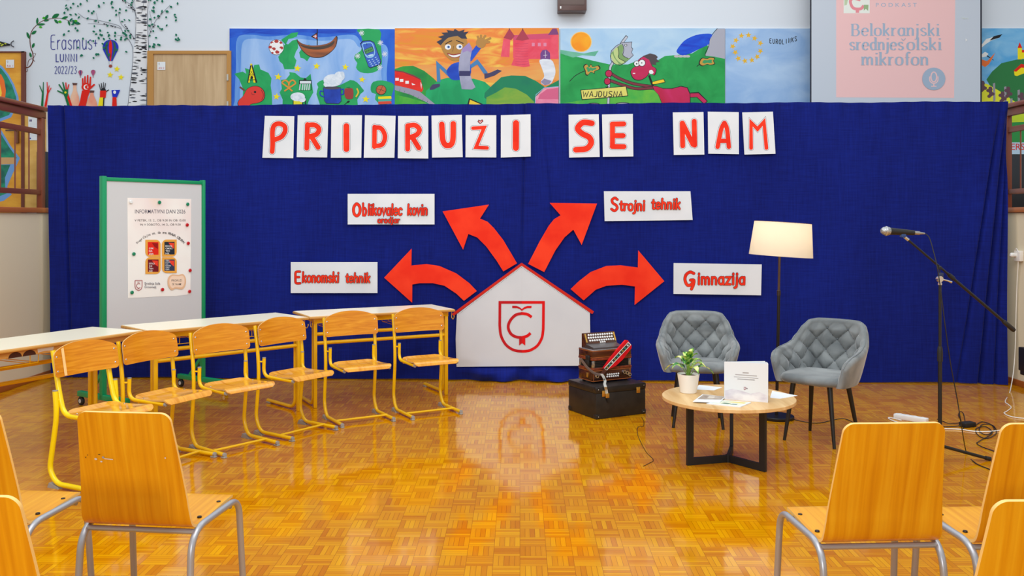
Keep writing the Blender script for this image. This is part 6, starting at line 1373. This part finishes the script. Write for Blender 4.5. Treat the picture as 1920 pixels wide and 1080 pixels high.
for row, (n_, t_, off) in enumerate(((11, .86, .006), (11, .64, 0), (11, .42, .008))):
    for k in range(n_): knob(fp(-.127+.0232*k+off, t_), fn, .0088, .007, PRL, 'treble_button', fb)
for k in range(3): knob(fp(-.018+.02*k, .25), fn, .008, .007, PRL, 'treble_button', fb)
FN = Vector((0, -1, 0)); yF = -adp/2
for r_ in range(2):
    for k in range(6): knob(Vector((-.05+.0215*k+.004*r_, yF, .045+.018*r_)), FN, .0075, .008, PRL, 'bass_button', ac)
def ring(x, z):
    M = FN.to_track_quat('Z', 'Y').to_matrix(); b = MB(); b.lathe([(.008, .014), (.015, .014), (.018, .008), (.018, 0)], CHROME, (x, yF, z), 20, M); b.lathe([(0, .008), (.009, .012)], BLACK, (x, yF, z), 16, M); b.build('air_knob', ac)
for x, z in ((-.152, .058), (.118, .072), (.145, .063), (.17, .048)): ring(x, z)
for x in (-.16, .16):
    for y in (-.075, .075): b = MB(); b.lathe([(.012, 0), (.014, .014), (0, .014), (0, 0), (.012, 0)], BLACK, (x, y, 0), 12); b.build('foot', ac)
b = MB(); b.box((-aw/2-.002, -.03, .06), (.006, .03, .04), GOLD, bev=.002); b.build('side_clasp', ac)
# straps, laid over the front
AP = Vector(ac.location)+Rz(ca)@Vector((0, yF-.022, 0)); AN_ = Rz(ca)@FN; inv = (Matrix.Translation(ac.location)@Matrix.Rotation(ca, 4, 'Z')).inverted()
def af(x, y): return inv@on_plane(1040+x/5.4, 600+y/5.4, AP, AN_)
def afo(off): return lambda x, y: af(x, y)+FN*off
p = Paint(af, FN, .0003); RST = mixed((206, 14, 24), (226, 26, 34), (1, 1, 1), 30, .75, spec=.2, name='red_felt')
p.base([(722, 204), (742, 206), (780, 258), (778, 285), (690, 400), (620, 465), (560, 492), (505, 500), (497, 488), (560, 395), (650, 285)], RST, .02)
p.fill([(744, 222), (774, 250), (527, 512), (497, 490)], WHITE); p.fill([(742, 232), (764, 252), (526, 503), (506, 490)], mat((50, 44, 44), .7))
for k in range(9):
    t_ = (k+.5)/9; x, y = 752+(518-752)*t_, 243+(494-243)*t_; p.star(x, y, 13, (mat((220, 220, 214)), mat((30, 150, 130)), mat((150, 140, 60)))[k % 3], .7, .6)
p.build('red_strap', ac, recentre=False)
p = Paint(afo(.004), FN, .0003); p.base([(500, 488), (528, 512), (492, 550), (470, 540)], mat((84, 44, 34), .5), .006); p.ell(512, 502, 6, 6, CHROME); p.build('strap_end', ac, recentre=False)
def csf(x, y): return inv@on_plane(1040+x/5.4, 600+y/5.4, cc+Rz(ca)@Vector((0, -cdp/2-.007, 0)), Rz(ca)@FN)
def cst(x, y): return inv@PZ(1040+x/5.4, 600+y/5.4, chh+.008)
WS = mat((196, 194, 186), .5)
def ribbon(pts, w, m, name, par_):
    q = catmull(pts, 6); n = len(q)-1
    b = MB(); b.sheet(lambda u, v: q[min(n, int(v*n+1e-6))].lerp(q[min(n, int(v*n+1e-6)+1)], v*n-int(v*n+1e-6))+Vector(((u-.5)*w, 0, 0)), 2, n, .003, m); return b.build(name, par_)
o = ribbon([af(470, 545)+FN*.006, af(488, 580)+FN*.012, af(500, 618)+FN*.014, cst(506, 650), cst(513, 676)+Vector((0, 0, .002)), csf(519, 700), csf(527, 745), csf(532, 780)], .026, WS, 'white_strap', ac)
b = MB(); b.box(csf(530, 765)+FN*.006, (.034, .006, .036), GOLD, bev=.002); b.build('strap_buckle', o)
ribbon([csf(532, 776)+FN*.002, csf(540, 808)+FN*.002, csf(546, 834)+FN*.001], .022, BLACKM, 'strap_tip', o)
for x, y in ((492, 600), (498, 625)): b = MB(); b.sphere(af(x, y)+FN*.014, .005, BLACK, 8); b.build('strap_stud', o)
b = MB(); b.tube(catmull([af(262, 392)+FN*.0, af(290, 430), af(330, 482), af(395, 535), af(440, 552), af(470, 552)+FN*.006], 6), (.004, .011), mat((110, 92, 84), .45), 10, flat=(0, -1, 0)); b.build('shoulder_strap', ac)
b = MB(); b.box((-aw/2-.016, -.06, .205), (.018, .05, .04), BLACKM, bev=.005); b.box((-aw/2-.02, -.06, .165), (.02, .045, .05), BLACKM, bev=.008); b.build('buckle', ac)
for nm in [o.name for o in bpy.data.objects if o.type == 'MESH' and not o.data.polygons]: print('EMPTY', nm)
